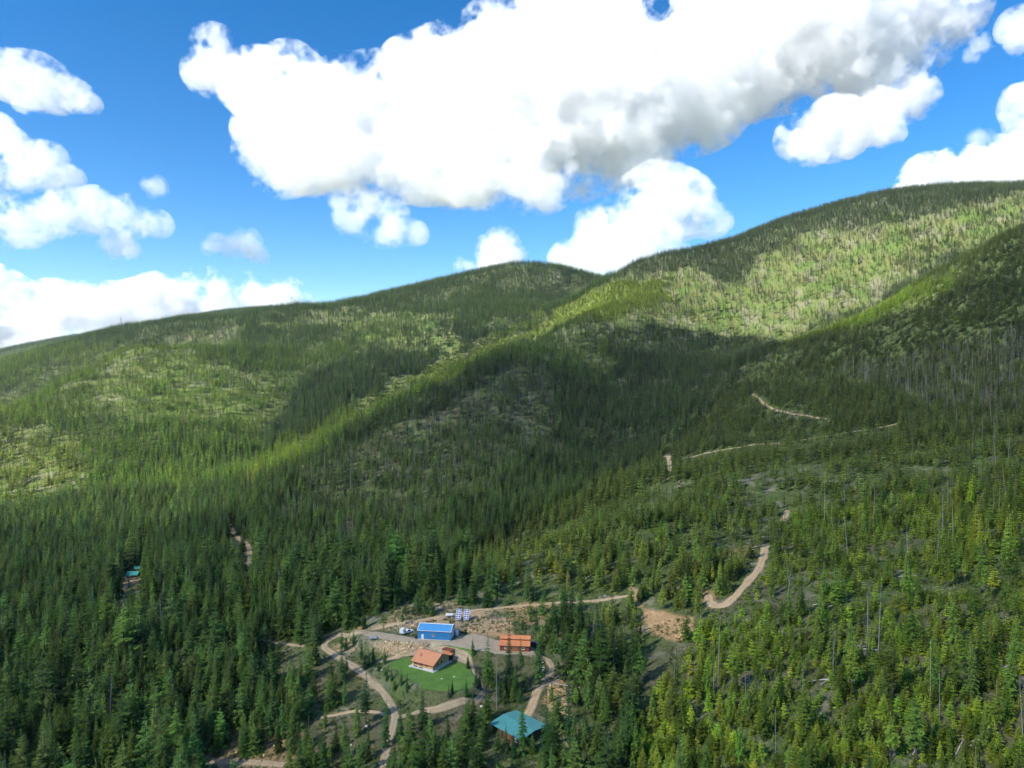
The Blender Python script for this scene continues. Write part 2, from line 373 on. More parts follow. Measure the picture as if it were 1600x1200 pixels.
r2 = ramp(t, n2.outputs[0], [(.3, (.75, .8, .7)), (.7, (1.2, 1.15, 1.1))])
t.links.new(mix(t, 1., mix(t, 1., a_.outputs['Color'], r1.outputs[0], 'MULTIPLY'), r2.outputs[0], 'MULTIPLY'), b.inputs['Base Color'])
b.inputs['Roughness'].default_value = .95; b.inputs['Specular IOR Level'].default_value = .1; bump(t, b, n1.outputs[0], .8, .5)
me.materials.append(m)
ground = setk(link(bpy.data.objects.new('ground', me)), 'forested mountain slopes and valley floor of brown litter, grass and tan soil', None, None, 'structure')
print('ground', time.time() - T0)
# ------------------------------------------------------------------ clouds (real volumes, sunlit)
def Hm(x, y):
    """height of the built ground mesh"""
    x = np.atleast_1d(np.asarray(x, float)); y = np.atleast_1d(np.asarray(y, float))
    i = np.clip(np.searchsorted(gx, x) - 1, 0, nx - 2); j = np.clip(np.searchsorted(gy, y) - 1, 0, ny - 2)
    u = np.clip((x - gx[i]) / (gx[i + 1] - gx[i]), 0, 1); v = np.clip((y - gy[j]) / (gy[j + 1] - gy[j]), 0, 1)
    return (GZ[j, i] * (1 - u) + GZ[j, i + 1] * u) * (1 - v) + (GZ[j + 1, i] * (1 - u) + GZ[j + 1, i + 1] * u) * v
def vnoise3(shape, cell):
    out = rng.standard_normal([int(s / cell) + 3 for s in shape]).astype(np.float32)
    for ax, s in enumerate(shape):
        q = np.arange(s, dtype=np.float32) / cell; i = q.astype(int); f = q - i; f = f * f * (3 - 2 * f)
        sh = [1, 1, 1]; sh[ax] = s; f = f.reshape(sh)
        out = np.take(out, i, axis=ax) * (1 - f) + np.take(out, i + 1, axis=ax) * f
    return out
def volmat(name, dens, col_=.99):
    m = bpy.data.materials.new(name); m.use_nodes = True; t = m.node_tree; t.nodes.clear()
    o = t.nodes.new('ShaderNodeOutputMaterial'); v = t.nodes.new('ShaderNodeVolumeScatter')
    v.inputs['Color'].default_value = (col_, col_, col_ , 1); v.inputs['Density'].default_value = dens; v.inputs['Anisotropy'].default_value = 0
    t.links.new(v.outputs[0], o.inputs['Volume']); m.cycles.homogeneous_volume = True
    return m
M['cloud'] = volmat('cloud_core', .0029); M['veil'] = volmat('cloud_veil', .001); M['wisp'] = volmat('cloud_wisp', .0014); M['deck'] = volmat('cloud_deck', .0019, 1)
import openvdb
def iso_object(name, f, lo, vox, iso, mat, parent=None):
    f[0] = f[-1] = -1; f[:, 0] = f[:, -1] = -1; f[:, :, 0] = f[:, :, -1] = -1
    g = openvdb.FloatGrid(-1.0); g.copyFromArray(f)
    pts, quads = g.convertToQuads(iso)
    me = fast_mesh(name, pts * vox + lo, quads[:, ::-1]); me.materials.append(mat)
    return link(bpy.data.objects.new(name, me), parent)
def cloud(blobs, D, label, amp=.72, step=2.8, depth=.8, core=(.34, .0), holes=(), tilt=.0009, wisp=0):
    """a cumulus: sphere cluster broken up by billow noise; a dense body inside a thin ragged veil"""
    k = D / FPX; vox = step * k; y0 = np.mean([q[1] for q in blobs]); P = []
    for x, y, r in blobs:
        r = r * 1.0; p = ray(x, y) * (D * (1 - tilt * (y - y0)) + rng.uniform(-.5, .5) * r * k * depth); P.append((p + (0, 0, CZ), r * k))
    HL = [(ray(x, y), r / FPX) for x, y, r in holes]
    lo = np.min([p - 1.5 * r for p, r in P], 0); hi = np.max([p + 1.5 * r for p, r in P], 0)
    n = np.ceil((hi - lo) / vox).astype(int) + 1
    f = np.full(n, -1.0, np.float32); ax = [lo[i] + vox * np.arange(n[i]) for i in range(3)]
    for p, r in P:
        s = tuple(slice(max(0, int((p[i] - 2 * r - lo[i]) / vox)), min(n[i], int((p[i] + 2 * r - lo[i]) / vox) + 1)) for i in range(3))
        X, Y, Z = np.ix_(*[ax[i][s[i]] for i in range(3)])
        dz = Z - p[2]; dz = np.where(dz < 0, dz * 1.15, dz)
        g = (1 - np.sqrt((X - p[0]) ** 2 + (Y - p[1]) ** 2 + dz ** 2) / r).astype(np.float32)
        v = f[s]; h = np.maximum(0, .35 - np.abs(v - g)) / .35; f[s] = np.maximum(v, g) + h * h * .0875
    if HL:
        X, Y, Z = np.ix_(*ax)
        for rr, r in HL:
            c = rr / rr[1]; d = np.sqrt((X / Y - c[0]) ** 2 + ((Z - CZ) / Y - c[2]) ** 2)
            f -= (np.maximum(0, 1.6 - d / r) * .55).astype(np.float32)
    w = 1.0; base_ = f.copy()
    for c in (90, 48, 27, 15, 8, 4.6):
        q = vnoise3(n, max(1.2, c / step)); q = np.abs(q) - .6 if c > 30 else .85 * q + .3 * (np.abs(q) - .6)
        f -= (amp * w * q).astype(np.float32); w *= .84
    f[base_ < -.36] = -1
    o = iso_object('cloud', f, lo, vox, core[0], M['cloud'])
    iso_object('veil', f, lo, vox, core[1], M['veil'], o)
    if wisp: iso_object('wisp', f, lo, vox, wisp, M['wisp'], o)
    return setk(o, label, 'cloud', 'white cumulus clouds in the sky')
cloud([(335, 80, 34), (325, 115, 32), (365, 135, 30), (400, 135, 45), (455, 120, 42), (430, 170, 42), (500, 150, 50), (410, 205, 34), (470, 225, 65), (440, 262, 38), (400, 238, 26), (540, 190, 72), (550, 240, 60), (500, 262, 38), (610, 150, 52), (620, 200, 80), (600, 262, 45), (645, 120, 48), (700, 115, 60), (690, 220, 85), (660, 275, 35), (780, 75, 62), (840, 45, 62), (900, 70, 90), (800, 170, 100), (740, 280, 40), (830, 265, 55), (845, 292, 32), (890, 220, 78), (940, 150, 120), (972, 205, 56), (1080, 110, 100), (1090, 165, 62), (1150, 130, 62), (1180, 60, 110), (1280, 40, 110), (1255, 95, 58), (1350, 80, 80), (1400, 40, 90), (1470, 15, 60), (1335, 105, 44), (1430, 75, 45), (1000, 50, 70), (900, -40, 70), (1150, -50, 90), (1350, -60, 100), (1252, 218, 30), (1265, 235, 22), (1305, 205, 40), (1365, 185, 36), (1425, 155, 32), (1388, 208, 20)],
      8000, 'huge white cumulus bank spreading across the upper middle and right of the sky', holes=[(1026, 12, 20)])
cloud([(1015, 270, 34), (1030, 310, 48), (985, 330, 42), (940, 358, 36), (1065, 325, 46), (1092, 340, 24), (925, 385, 26), (1000, 375, 50), (890, 408, 26), (1115, 348, 24), (960, 412, 40), (1040, 390, 40), (920, 425, 30)],
      6800, 'white cumulus tower hanging just above the right mountain slope')
cloud([(570, 325, 32), (540, 318, 24), (600, 338, 32), (560, 350, 28), (615, 358, 26), (648, 366, 18), (590, 362, 24), (545, 342, 22), (655, 372, 12)], 6800, 'small flat-bottomed cumulus below the left end of the huge cloud bank', amp=.5)
cloud([(20, 122, 34), (55, 128, 36), (90, 142, 32), (45, 158, 20), (118, 152, 22), (142, 164, 14)], 6800, 'small curved white cloud at the left edge, highest on that side', step=2.2)
cloud([(-10, 208, 28), (12, 228, 26), (28, 255, 36), (72, 265, 34), (30, 280, 24), (106, 282, 20), (-20, 265, 42)], 6800, 'rounded white cloud at the left edge, second one down', step=2.2)
cloud([(0, 352, 36), (55, 342, 34), (105, 336, 32), (150, 334, 34), (200, 345, 32), (245, 352, 20), (40, 362, 24), (-30, 348, 40)], 6200, 'long ragged white cloud at the left edge, third one down', step=2.2)
cloud([(241, 293, 17), (230, 288, 12), (250, 300, 10)], 7000, 'tiny white puff right of the rounded left-hand cloud', step=1.4, amp=.3)
cloud([(185, 384, 22), (205, 392, 14), (168, 380, 12)], 7000, 'thin white shred under the long ragged cloud at left', step=1.5, amp=.36, core=(.4, .15))
cloud([(335, 385, 17), (360, 388, 20), (384, 380, 21), (403, 398, 14), (410, 406, 10)], 8000, 'small white puff low above the left forested hill', step=1.5, amp=.34)
cloud([(20, 498, 46), (80, 488, 40), (130, 488, 38), (165, 500, 46), (40, 535, 52), (-40, 500, 70), (245, 468, 34), (290, 465, 36), (340, 462, 38), (395, 465, 34), (445, 470, 30), (488, 472, 18), (215, 495, 44), (330, 490, 46), (120, 530, 50)], 14000, 'long low bank of white cumulus resting on the left ridge', step=2.2)
cloud([(780, 392, 30), (765, 405, 22), (805, 402, 20), (720, 410, 15), (733, 416, 12), (780, 430, 34)], 14000, 'small cumulus peeking over the rounded middle summit', step=1.6, amp=.3)
cloud([(1450, 282, 34), (1500, 268, 34), (1550, 255, 34), (1600, 250, 40), (1430, 296, 26), (1540, 290, 50), (1640, 260, 50)], 14000, 'white cloud bank rising behind the right mountain skyline', step=2)
cloud([(1600, 165, 28), (1585, 152, 16), (1622, 185, 36), (1595, 190, 16)], 6800, 'ragged white cloud cut by the right edge, lower of two', step=1.8)
cloud([(1592, 42, 26), (1615, 55, 30), (1582, 50, 14)], 6800, 'white cloud cut by the right edge, upper of two', step=1.8)
cloud([(1530, 72, 18), (1520, 88, 14), (1538, 55, 12)], 6800, 'faint white wisp right of the huge cloud bank', step=1.4, amp=.34, core=(.45, .25))
cloud([(1533, 214, 15), (1522, 216, 10)], 6800, 'tiny white puff left of the lower right-edge cloud', step=1.3, amp=.3)

# the cloud that stands over the flying camera and shades the near valley
def shade_cloud(px_edge, extra, zc, thick, label):  # outline is the shaded ground area projected up toward the sun
    pts = [at(a, b) for a, b in px_edge] + [np.array([x, y, h1(x, y)]) for x, y in extra]
    poly = []
    for p in pts:
        k = (zc - p[2]) / SDIR.z; poly.append((p[0] + SDIR.x * k, p[1] + SDIR.y * k))
    A = np.array(poly); vox = 26.0
    lo = np.array([*(A.min(0) - 150), zc - thick - 60]); hi = np.array([*(A.max(0) + 150), zc + thick * 1.6 + 60])
    n = np.ceil((hi - lo) / vox).astype(int) + 1
    ax = [lo[i] + vox * np.arange(n[i]) for i in range(3)]
    X, Y = np.meshgrid(ax[0], ax[1], indexing='ij'); s = -sdf(X, Y, poly)
    s = np.minimum(s / 160.0, 1.0)[:, :, None]
    dz = (ax[2] - zc)[None, None]; dz = np.where(dz < 0, -dz / thick, dz / (1.6 * thick))
    f = (s - dz * .8 + .12).astype(np.float32)
    for c, w in ((300, .16), (150, .12), (75, .08)): f -= (w * (np.abs(vnoise3(n, c / vox)) - .6)).astype(np.float32)
    o = iso_object('cloud', f, lo, vox, 0.0, M['deck'])
    return setk(o, label, 'cloud', 'clouds overhead, above the picture')
shade_cloud([(-350, 865), (0, 855), (150, 852), (300, 832), (420, 750), (540, 665), (640, 618), (740, 572), (850, 521), (950, 512), (1080, 520), (1200, 545), (1260, 545), (1350, 522), (1450, 490), (1500, 455), (1560, 380)],
            [(1100, 1150), (1700, 1000), (1900, 0), (900, -500), (-900, -500), (-1300, 300)], 1500, 110, 'broad grey-bottomed cumulus floating overhead that shades the near valley')
shade_cloud([(960, 425), (1100, 372), (1250, 325), (1340, 305), (1250, 350), (1120, 405), (1010, 432)], [], 1500, 60, 'small unseen cloud added overhead to shade the right skyline')  # added out of view, only to darken the right skyline
print('clouds', time.time() - T0)
# ------------------------------------------------------------------ roads, yard, lawn
def gravel(name, c1, c2, rut=True):
    m, t, b = newmat(name); ge = t.nodes.new('ShaderNodeNewGeometry')
    n = noise_node(t, .35, 7, .75, ge.outputs['Position']); n2 = noise_node(t, 3.0, 4, .7, ge.outputs['Position'])
    r = ramp(t, n.outputs[0], [(.3, c1), (.7, c2)])
    r2 = ramp(t, n2.outputs[0], [(.3, (.7, .7, .7)), (.7, (1.25, 1.25, 1.25))])
    c = mix(t, 1., r.outputs[0], r2.outputs[0], 'MULTIPLY')
    if rut:
        uv = t.nodes.new('ShaderNodeUVMap'); sx = t.nodes.new('ShaderNodeSeparateXYZ'); t.links.new(uv.outputs[0], sx.inputs[0])
        rr = ramp(t, sx.outputs[0], [(0, (.72, .74, .66)), (.2, (.95, .95, .92)), (.3, (1.2, 1.18, 1.15)), (.5, (.88, .9, .82)), (.7, (1.2, 1.18, 1.15)), (.8, (.95, .95, .92)), (1, (.72, .74, .66))])
        c = mix(t, .8, c, rr.outputs[0], 'MULTIPLY')
    t.links.new(c, b.inputs['Base Color']); b.inputs['Roughness'].default_value = .95; b.inputs['Specular IOR Level'].default_value = .1
    bump(t, b, n2.outputs[0], .5, .15); return m
M['gravel'] = gravel('gravel', (.30, .225, .145), (.45, .36, .245)); M['dirt'] = gravel('dirt', (.41, .285, .165), (.54, .41, .265))
M['yard'] = gravel('yard', (.35, .285, .195), (.48, .395, .28), False)
ROADS = []          # sampled centre lines, kept clear of trees
def road(name, pix, w, mat, label, keep=.7, off=.08):
    P = np.array([at(a, b)[:2] for a, b in pix]); Q = []; w = w * .74
    E_ = np.vstack([2 * P[0] - P[1], P, 2 * P[-1] - P[-2]])
    for i in range(1, len(E_) - 2):
        p0, p1, p2, p3 = E_[i - 1:i + 3]; L = np.linalg.norm(p2 - p1); k = max(2, int(L / 1.5))
        for s in np.arange(k) / k:
            Q.append(.5 * (2 * p1 + (p2 - p0) * s + (2 * p0 - 5 * p1 + 4 * p2 - p3) * s * s + (3 * p1 - p0 - 3 * p2 + p3) * s ** 3))
    Q.append(P[-1]); Q = np.array(Q); T = np.gradient(Q, axis=0); T /= np.linalg.norm(T, axis=1)[:, None] + 1e-9
    NN = np.stack([-T[:, 1], T[:, 0]], 1); n = len(Q); us = np.array([0, .12, .3, .5, .7, .88, 1.]); V = []; UV = []
    far = np.linalg.norm(Q.mean(0)) > 420
    for k, u in enumerate(us):
        wl = w * (1 + .3 * noise2(Q[:, 0], Q[:, 1], 5, 70 + (k > 3))) * .5
        p = Q + NN * ((u - .5) * 2 * wl)[:, None]
        z = Hm(p[:, 0], p[:, 1]) + (off if 0 < k < 6 else -.15) + (.2 if far else 0)
        V.append(np.column_stack([p, z])); UV.append(np.column_stack([np.full(n, u), np.arange(n) * 1.5]))
    V = np.stack(V, 1).reshape(-1, 3); UV = np.stack(UV, 1).reshape(-1, 2); m = len(us)
    i = (np.arange(n - 1)[:, None] * m + np.arange(m - 1)[None]).ravel(); q = np.stack([i, i + m, i + m + 1, i + 1], 1)
    me = fast_mesh(name, V, q[:, ::-1]); ul = me.uv_layers.new(name='UVMap'); ul.data.foreach_set('uv', UV[q[:, ::-1].ravel()].astype(np.float32).ravel())
    me.polygons.foreach_set('use_smooth', np.ones(len(q), bool)); me.materials.append(M[mat])
    ROADS.append((Q, w, keep))
    return setk(link(bpy.data.objects.new(name, me)), label, None, None, 'structure')
def sheet(name, poly, cell, off, mat, label, rag=.6):
    A = np.array(poly); xs = np.arange(A[:, 0].min() - 1, A[:, 0].max() + 1, cell); ys = np.arange(A[:, 1].min() - 1, A[:, 1].max() + 1, cell)
    X, Y = np.meshgrid(xs, ys); s = sdf(X, Y, poly) + rag * fbm(X, Y, 3.5, 88, 3); w = len(xs)
    z = Hm(X.ravel(), Y.ravel()).reshape(X.shape) + np.where(s < -cell, off, np.where(s < 0, off * .4, -.12))
    ok = (s < cell * .8); cellok = ok[:-1, :-1] & ok[1:, :-1] & ok[:-1, 1:] & ok[1:, 1:]
    j, i = np.nonzero(cellok); b = j * w + i; q = np.stack([b, b + 1, b + w + 1, b + w], 1)
    use = np.unique(q); mp = np.full(X.size, -1); mp[use] = np.arange(len(use))
    me = fast_mesh(name, np.stack([X, Y, z], -1).reshape(-1, 3)[use], mp[q]); me.polygons.foreach_set('use_smooth', np.ones(len(q), bool))
    me.materials.append(M[mat]); return setk(link(bpy.data.objects.new(name, me)), label, None, None, 'structure')
m, t, b = newmat('lawn'); M['lawn'] = m; ge = t.nodes.new('ShaderNodeNewGeometry')
n1 = noise_node(t, .25, 5, .6, ge.outputs['Position']); n2 = noise_node(t, 4, 4, .7, ge.outputs['Position'])
r1 = ramp(t, n1.outputs[0], [(.3, (.06, .15, .016)), (.52, (.10, .215, .024)), (.66, (.13, .225, .035)), (.78, (.20, .21, .075))]); r2 = ramp(t, n2.outputs[0], [(.3, (.7, .7, .7)), (.7, (1.2, 1.2, 1.1))])
t.links.new(mix(t, 1., r1.outputs[0], r2.outputs[0], 'MULTIPLY'), b.inputs['Base Color']); b.inputs['Roughness'].default_value = .9; bump(t, b, n2.outputs[0], .7, .15)
sheet('gravel_yard', YARD, .5, .05, 'yard', 'pale gravel yard in front of the blue metal shed')
sheet('lawn', LAWN, .5, .05, 'lawn', 'mown bright green lawn around the wooden house', 2.2)
strip = [pz(a, b, YARD_Z - .6) for a, b in ((670, 1007.5), (700, 1010), (725, 1014), (742, 1018), (744, 1023), (728, 1020), (700, 1014), (672, 1011))]
sheet('grass_bank', strip, .5, .05, 'lawn', 'green grass bank between the gravel yard and the house path', .4)
road('gravel_driveway', [(598, 1200), (604, 1172), (613, 1142), (617, 1118), (610, 1100), (594, 1078), (577, 1062), (560, 1047), (545, 1036), (528, 1026), (512, 1017), (506, 1008), (514, 1000), (532, 992), (550, 988), (575, 990)], 4.6, 'gravel', 'winding pale gravel driveway climbing from the bottom past the lawn', .93)
road('gravel_road', [(790, 1018), (815, 1021), (836, 1023), (852, 1030), (862, 1041), (859, 1053), (848, 1065), (841, 1077)], 4.0, 'gravel', 'gravel road curling round from the orange barn', off=.1)
road('dirt_road', [(843, 1072), (838, 1086), (833, 1100), (826, 1114), (818, 1128)], 5.6, 'dirt', 'orange-brown dirt road down to the teal roofed building', off=.12)
road('house_path', [(590, 1034), (620, 1028), (645, 1023), (668, 1016), (690, 1014), (714, 1019), (728, 1026), (736, 1037), (742, 1050), (752, 1062), (757, 1077), (752, 1088), (735, 1097), (690, 1107), (660, 1112), (640, 1117), (617, 1121)], 3.0, 'gravel', 'pale gravel path looping behind and around the lawn', off=.1)
road('parking_apron', [(706, 1028), (720, 1031), (737, 1040)], 5.5, 'gravel', 'gravel apron beside the dark carport of the house', off=.13)
road('dirt_track', [(560, 986), (600, 979), (650, 970), (700, 962), (740, 954), (790, 949), (850, 944), (920, 940), (985, 931)], 2.8, 'dirt', 'tan dirt track running behind the blue shed', off=.11)
road('dirt_road', [(1106, 930), (1113, 945), (1130, 946), (1145, 935), (1165, 912), (1185, 890), (1193, 868), (1197, 852)], 6.2, 'dirt', 'orange dirt road climbing the right slope through young pines', .96)
road('dirt_road', [(1222, 815), (1231, 798)], 5, 'dirt', 'short upper stretch of dirt road on the right slope', .8)
road('dirt_track', [(1176, 616), (1200, 635), (1230, 645), (1262, 650), (1294, 655)], 5.2, 'dirt', 'upper pale switchback track across the shaded right slope', .6)
road('dirt_track', [(1400, 663), (1350, 672), (1290, 682), (1240, 690), (1190, 694), (1130, 703), (1068, 716)], 3.6, 'dirt', 'lower long pale track across the shaded right slope', .85)
road('dirt_track', [(1038, 713), (1046, 722), (1046, 738)], 7, 'dirt', 'short pale cut where the lower track meets the gully', .95)
road('dirt_track', [(361, 824), (366, 832), (374, 842), (387, 852), (391, 870), (387, 890)], 5.2, 'dirt', 'narrow tan track in the dense forest at left', .97)
road('dirt_track', [(216, 899), (205, 909), (184, 928)], 5, 'dirt', 'tan drive below the small teal roofed cabin', .97)
road('gravel_road', [(330, 1188), (390, 1191), (445, 1194)], 4, 'gravel', 'stretch of gravel road at the bottom left', .9)
road('gravel_road', [(415, 1002), (445, 1006), (475, 1010)], 2.6, 'gravel', 'stretch of gravel road among trees left of the driveway', .8)
road('dirt_track', [(500, 1122), (540, 1114), (575, 1112), (606, 1118)], 2.6, 'dirt', 'tan track joining the driveway below the lawn', .8)
print('roads', time.time() - T0)
# ------------------------------------------------------------------ trees
class TB:
    def __init__(s): s.v = []; s.f = []; s.m = []
    def tri(s, a, b, c, m): n = len(s.v); s.v += [a, b, c]; s.f.append((n, n + 1, n + 2)); s.m.append(m)
    def cone(s, pts, rads, k, m):
        n = len(s.v)
        for p, r in zip(pts, rads):
            for i in range(k): s.v.append((p[0] + r * math.cos(6.2832 * i / k), p[1] + r * math.sin(6.2832 * i / k), p[2]))
        for j in range(len(pts) - 1):
            for i in range(k):
                s.f.append((n + j * k + i, n + j * k + (i + 1) % k, n + (j + 1) * k + (i + 1) % k, n + (j + 1) * k + i)); s.m.append(m)
def frond(tb, base, a, L, lift, rich, R, m=1):
    """one bough: rachis that droops, side sprays left and right, a hanging skirt"""
    dx, dy = math.cos(a), math.sin(a)
    def p(s, side=0., dz=0.):
        r = L * s
        return (base[0] + dx * r - dy * side * L, base[1] + dy * r + dx * side * L, base[2] + L * (lift * s - .33 * s * s) + dz * L)
    if rich == 0:
        w = R.uniform(.26, .42)
        tb.tri(p(0), p(.55, w, R.uniform(-.18, 0)), p(1.0, 0, -.05), m); tb.tri(p(0), p(1.0, 0, -.05), p(.55, -w, R.uniform(-.18, 0)), m)
        tb.tri(p(.1), p(.95), p(.6, 0, -R.uniform(.2, .38)), m)
        return
    for s in (.22, .42, .6, .78):
        w = R.uniform(.24, .40) * (1.1 - .75 * abs(s - .4))
        for sd in (1, -1):
            tb.tri(p(s - .13), p(s + .13), p(s + R.uniform(.1, .26), sd * w * R.uniform(.8, 1.2), R.uniform(-.16, .02)), m)
    tb.tri(p(.78), p(.86, .05), p(R.uniform(1.0, 1.12), R.uniform(-.06, .06), -.02), m); tb.tri(p(.86, -.06), p(.72), p(1.02, 0, .03), m)
    tb.tri(p(.08), p(.55), p(.36, R.uniform(-.1, .1), -R.uniform(.16, .34)), m); tb.tri(p(.45), p(.95), p(.74, R.uniform(-.1, .1), -R.uniform(.14, .28)), m)
def tree_mesh(kind, rich, seed):
    R = random.Random(seed * 7 + len(kind)); tb = TB(); lean = (R.uniform(-.015, .015), R.uniform(-.015, .015))
    def axis(z): return (lean[0] * z * z, lean[1] * z * z, z)
    tr = {'fir': .0095, 'pine': .0085, 'young': .013, 'dead': .008, 'snag': .008}[kind] * (1 if rich else 1.2)
    zs = (-.04, .02, .35, .7, 1.0); k = 7 if rich else 4
    if kind == 'snag': top = R.uniform(.8, 1)
    tb.cone([axis(z) for z in zs], [tr * 1.25, tr, tr * .72, tr * .4, .001 if kind != 'snag' else tr * .3], k, 0)
    if kind in ('dead', 'snag'):
        nb = (70 if rich else 26) if kind == 'dead' else (14 if rich else 6)
        for i in range(nb):
            z = R.uniform(.22 if kind == 'dead' else .35, .97); a = R.uniform(0, 6.283); L = (.11 * (1 - z) + .025) * R.uniform(.5, 1.15) * (1 if kind == 'dead' else .6)
            b0 = axis(z); w = .0022 if rich else .0045; dz = L * R.uniform(-.5, .1)
            e = (b0[0] + math.cos(a) * L, b0[1] + math.sin(a) * L, z + dz)
            tb.tri((b0[0], b0[1], z + w), (b0[0], b0[1], z - w), e, 1); tb.tri((b0[0] - math.sin(a) * w, b0[1] + math.cos(a) * w, z), (b0[0] + math.sin(a) * w, b0[1] - math.cos(a) * w, z), e, 1)
            if kind == 'dead' and R.random() < .6:
                f = R.uniform(.4, .7); q = (b0[0] + math.cos(a) * L * f, b0[1] + math.sin(a) * L * f, z + dz * f)
                tb.tri(q, (q[0] - math.sin(a) * L * .3, q[1] + math.cos(a) * L * .3, q[2] - L * .2), (q[0] + math.cos(a) * w * 3, q[1] + math.sin(a) * w * 3, q[2]), 1)
        return tb
    cb, RR, nw, nb, pw = {'fir': (.04, .138, 27, 6, .82), 'pine': (.2, .132, 21, 6, .6), 'young': (.02, .27, 14, 7, .75)}[kind]
    cb *= R.uniform(.7, 1.4); RR *= R.uniform(.85, 1.15)
    if not rich: nw = int(nw * .6); nb = max(5, nb - 1)
    lop = R.uniform(0, 6.28); gaps = [R.uniform(cb, .8) for _ in range(2)]
    for i in range(nw):
        u = (i + R.uniform(-.3, .3)) / nw; u = min(max(u, 0), .985); z = cb + (1 - cb) * u
        r = RR * (1 - u) ** pw
        if kind == 'pine': r = RR * min(1, (1 - u) * 1.35 + .06) * (.55 + .45 * min(1, u * 4))
        if kind == 'fir': r *= .7 + .3 * min(1, u * 6)
        r = max(r, .012)
        if any(abs(z - g) < .018 for g in gaps) and kind != 'young': r *= .5
        a0 = R.uniform(0, 6.283); n = nb if u < .85 else max(3, nb - 2)
        for j in range(n):
            a = a0 + 6.283 * j / n + R.uniform(-.35, .35); L = r * R.uniform(.62, 1.2) * (1 + .15 * math.cos(a - lop))
            if R.random() < .06: L *= .45
            lift = {'fir': -.05 + .5 * u, 'pine': .12 + .45 * u, 'young': .28 + .4 * u}[kind] + R.uniform(-.12, .12)
            frond(tb, axis(z), a, L, lift, rich, R)
    t_ = axis(1.0)
    for j in range(3):
        a = j * 2.1; tb.tri((t_[0], t_[1], 1.012), (math.cos(a) * .012 + t_[0], math.sin(a) * .012 + t_[1], .955), (math.cos(a + 2) * .012 + t_[0], math.sin(a + 2) * .012 + t_[1], .955), 1)
    return tb
def tb_mesh(name, tb, mats, only=None):
    F = [f for f, m in zip(tb.f, tb.m) if only is None or m == only]; mi = [m if only is None else 0 for m in tb.m if only is None or m == only]
    used = sorted({i for f in F for i in f}); mp = {a: b for b, a in enumerate(used)}
    me = bpy.data.meshes.new(name); me.from_pydata([tb.v[i] for i in used], [], [tuple(mp[i] for i in f) for f in F]); me.update()
    for m in mats: me.materials.append(m)
    me.polygons.foreach_set('material_index', mi); return me
KINDS = ['fir', 'pine', 'young', 'dead', 'snag']
TM = {'fir': (M['bark'], M['needles']), 'pine': (M['bark'], M['needles']), 'young': (M['bark'], M['needles']), 'dead': (M['bark_grey'], M['dead_twig']), 'snag': (M['bark_grey'], M['bark_grey'])}
NV = {'fir': 5, 'pine': 5, 'young': 4, 'dead': 3, 'snag': 3}
rich_tb = {k: [tree_mesh(k, 1, s) for s in range(NV[k])] for k in KINDS}
protos = bpy.data.collections.new('tree_prototypes'); PID = {}
for k in KINDS:                             # never linked to the scene: only instanced by the forest objects
    for q in (1, 0):
        for s in range(NV[k]):
            nm = 'p%03d' % len(PID); PID[(k, q, s)] = len(PID)
            protos.objects.link(bpy.data.objects.new(nm, tb_mesh(nm, rich_tb[k][s] if q else tree_mesh(k, 0, s), TM[k])))
print('protos', time.time() - T0)
def instancer(name, P, rot, scl, pid, tint, collection, label, cat=None):
    me = bpy.data.meshes.new(name); me.vertices.add(len(P)); me.vertices.foreach_set('co', P.astype(np.float32).ravel())
    for nm, ty, d, key in (('rot', 'FLOAT_VECTOR', rot, 'vector'), ('scl', 'FLOAT_VECTOR', scl, 'vector'), ('pid', 'INT', pid, 'value')):
        a = me.attributes.new(nm, ty, 'POINT'); a.data.foreach_set(key, np.ascontiguousarray(d, np.int32 if ty == 'INT' else np.float32).ravel())
    a = me.attributes.new('tint', 'FLOAT_COLOR', 'POINT'); a.data.foreach_set('color', np.concatenate([tint, np.ones((len(P), 1))], 1).astype(np.float32).ravel())
    o = link(bpy.data.objects.new(name, me))
    g = bpy.data.node_groups.new('scatter', 'GeometryNodeTree')
    g.interface.new_socket('Geometry', in_out='INPUT', socket_type='NodeSocketGeometry'); g.interface.new_socket('Geometry', in_out='OUTPUT', socket_type='NodeSocketGeometry')
    gi = g.nodes.new('NodeGroupInput'); go = g.nodes.new('NodeGroupOutput'); ip = g.nodes.new('GeometryNodeInstanceOnPoints'); ci = g.nodes.new('GeometryNodeCollectionInfo')
    ci.inputs[0].default_value = collection; ci.inputs['Separate Children'].default_value = True; ci.inputs['Reset Children'].default_value = True
    ip.inputs['Pick Instance'].default_value = True
    def attr(nm, ty):
        n = g.nodes.new('GeometryNodeInputNamedAttribute'); n.data_type = ty; n.inputs[0].default_value = nm; return n.outputs[0]
    g.links.new(gi.outputs[0], ip.inputs['Points']); g.links.new(ci.outputs[0], ip.inputs['Instance']); g.links.new(attr('pid', 'INT'), ip.inputs['Instance Index'])
    g.links.new(attr('rot', 'FLOAT_VECTOR'), ip.inputs['Rotation']); g.links.new(attr('scl', 'FLOAT_VECTOR'), ip.inputs['Scale']); g.links.new(ip.outputs[0], go.inputs[0])
    md = o.modifiers.new('scatter', 'NODES'); md.node_group = g
    return setk(o, label, cat, None, 'stuff')
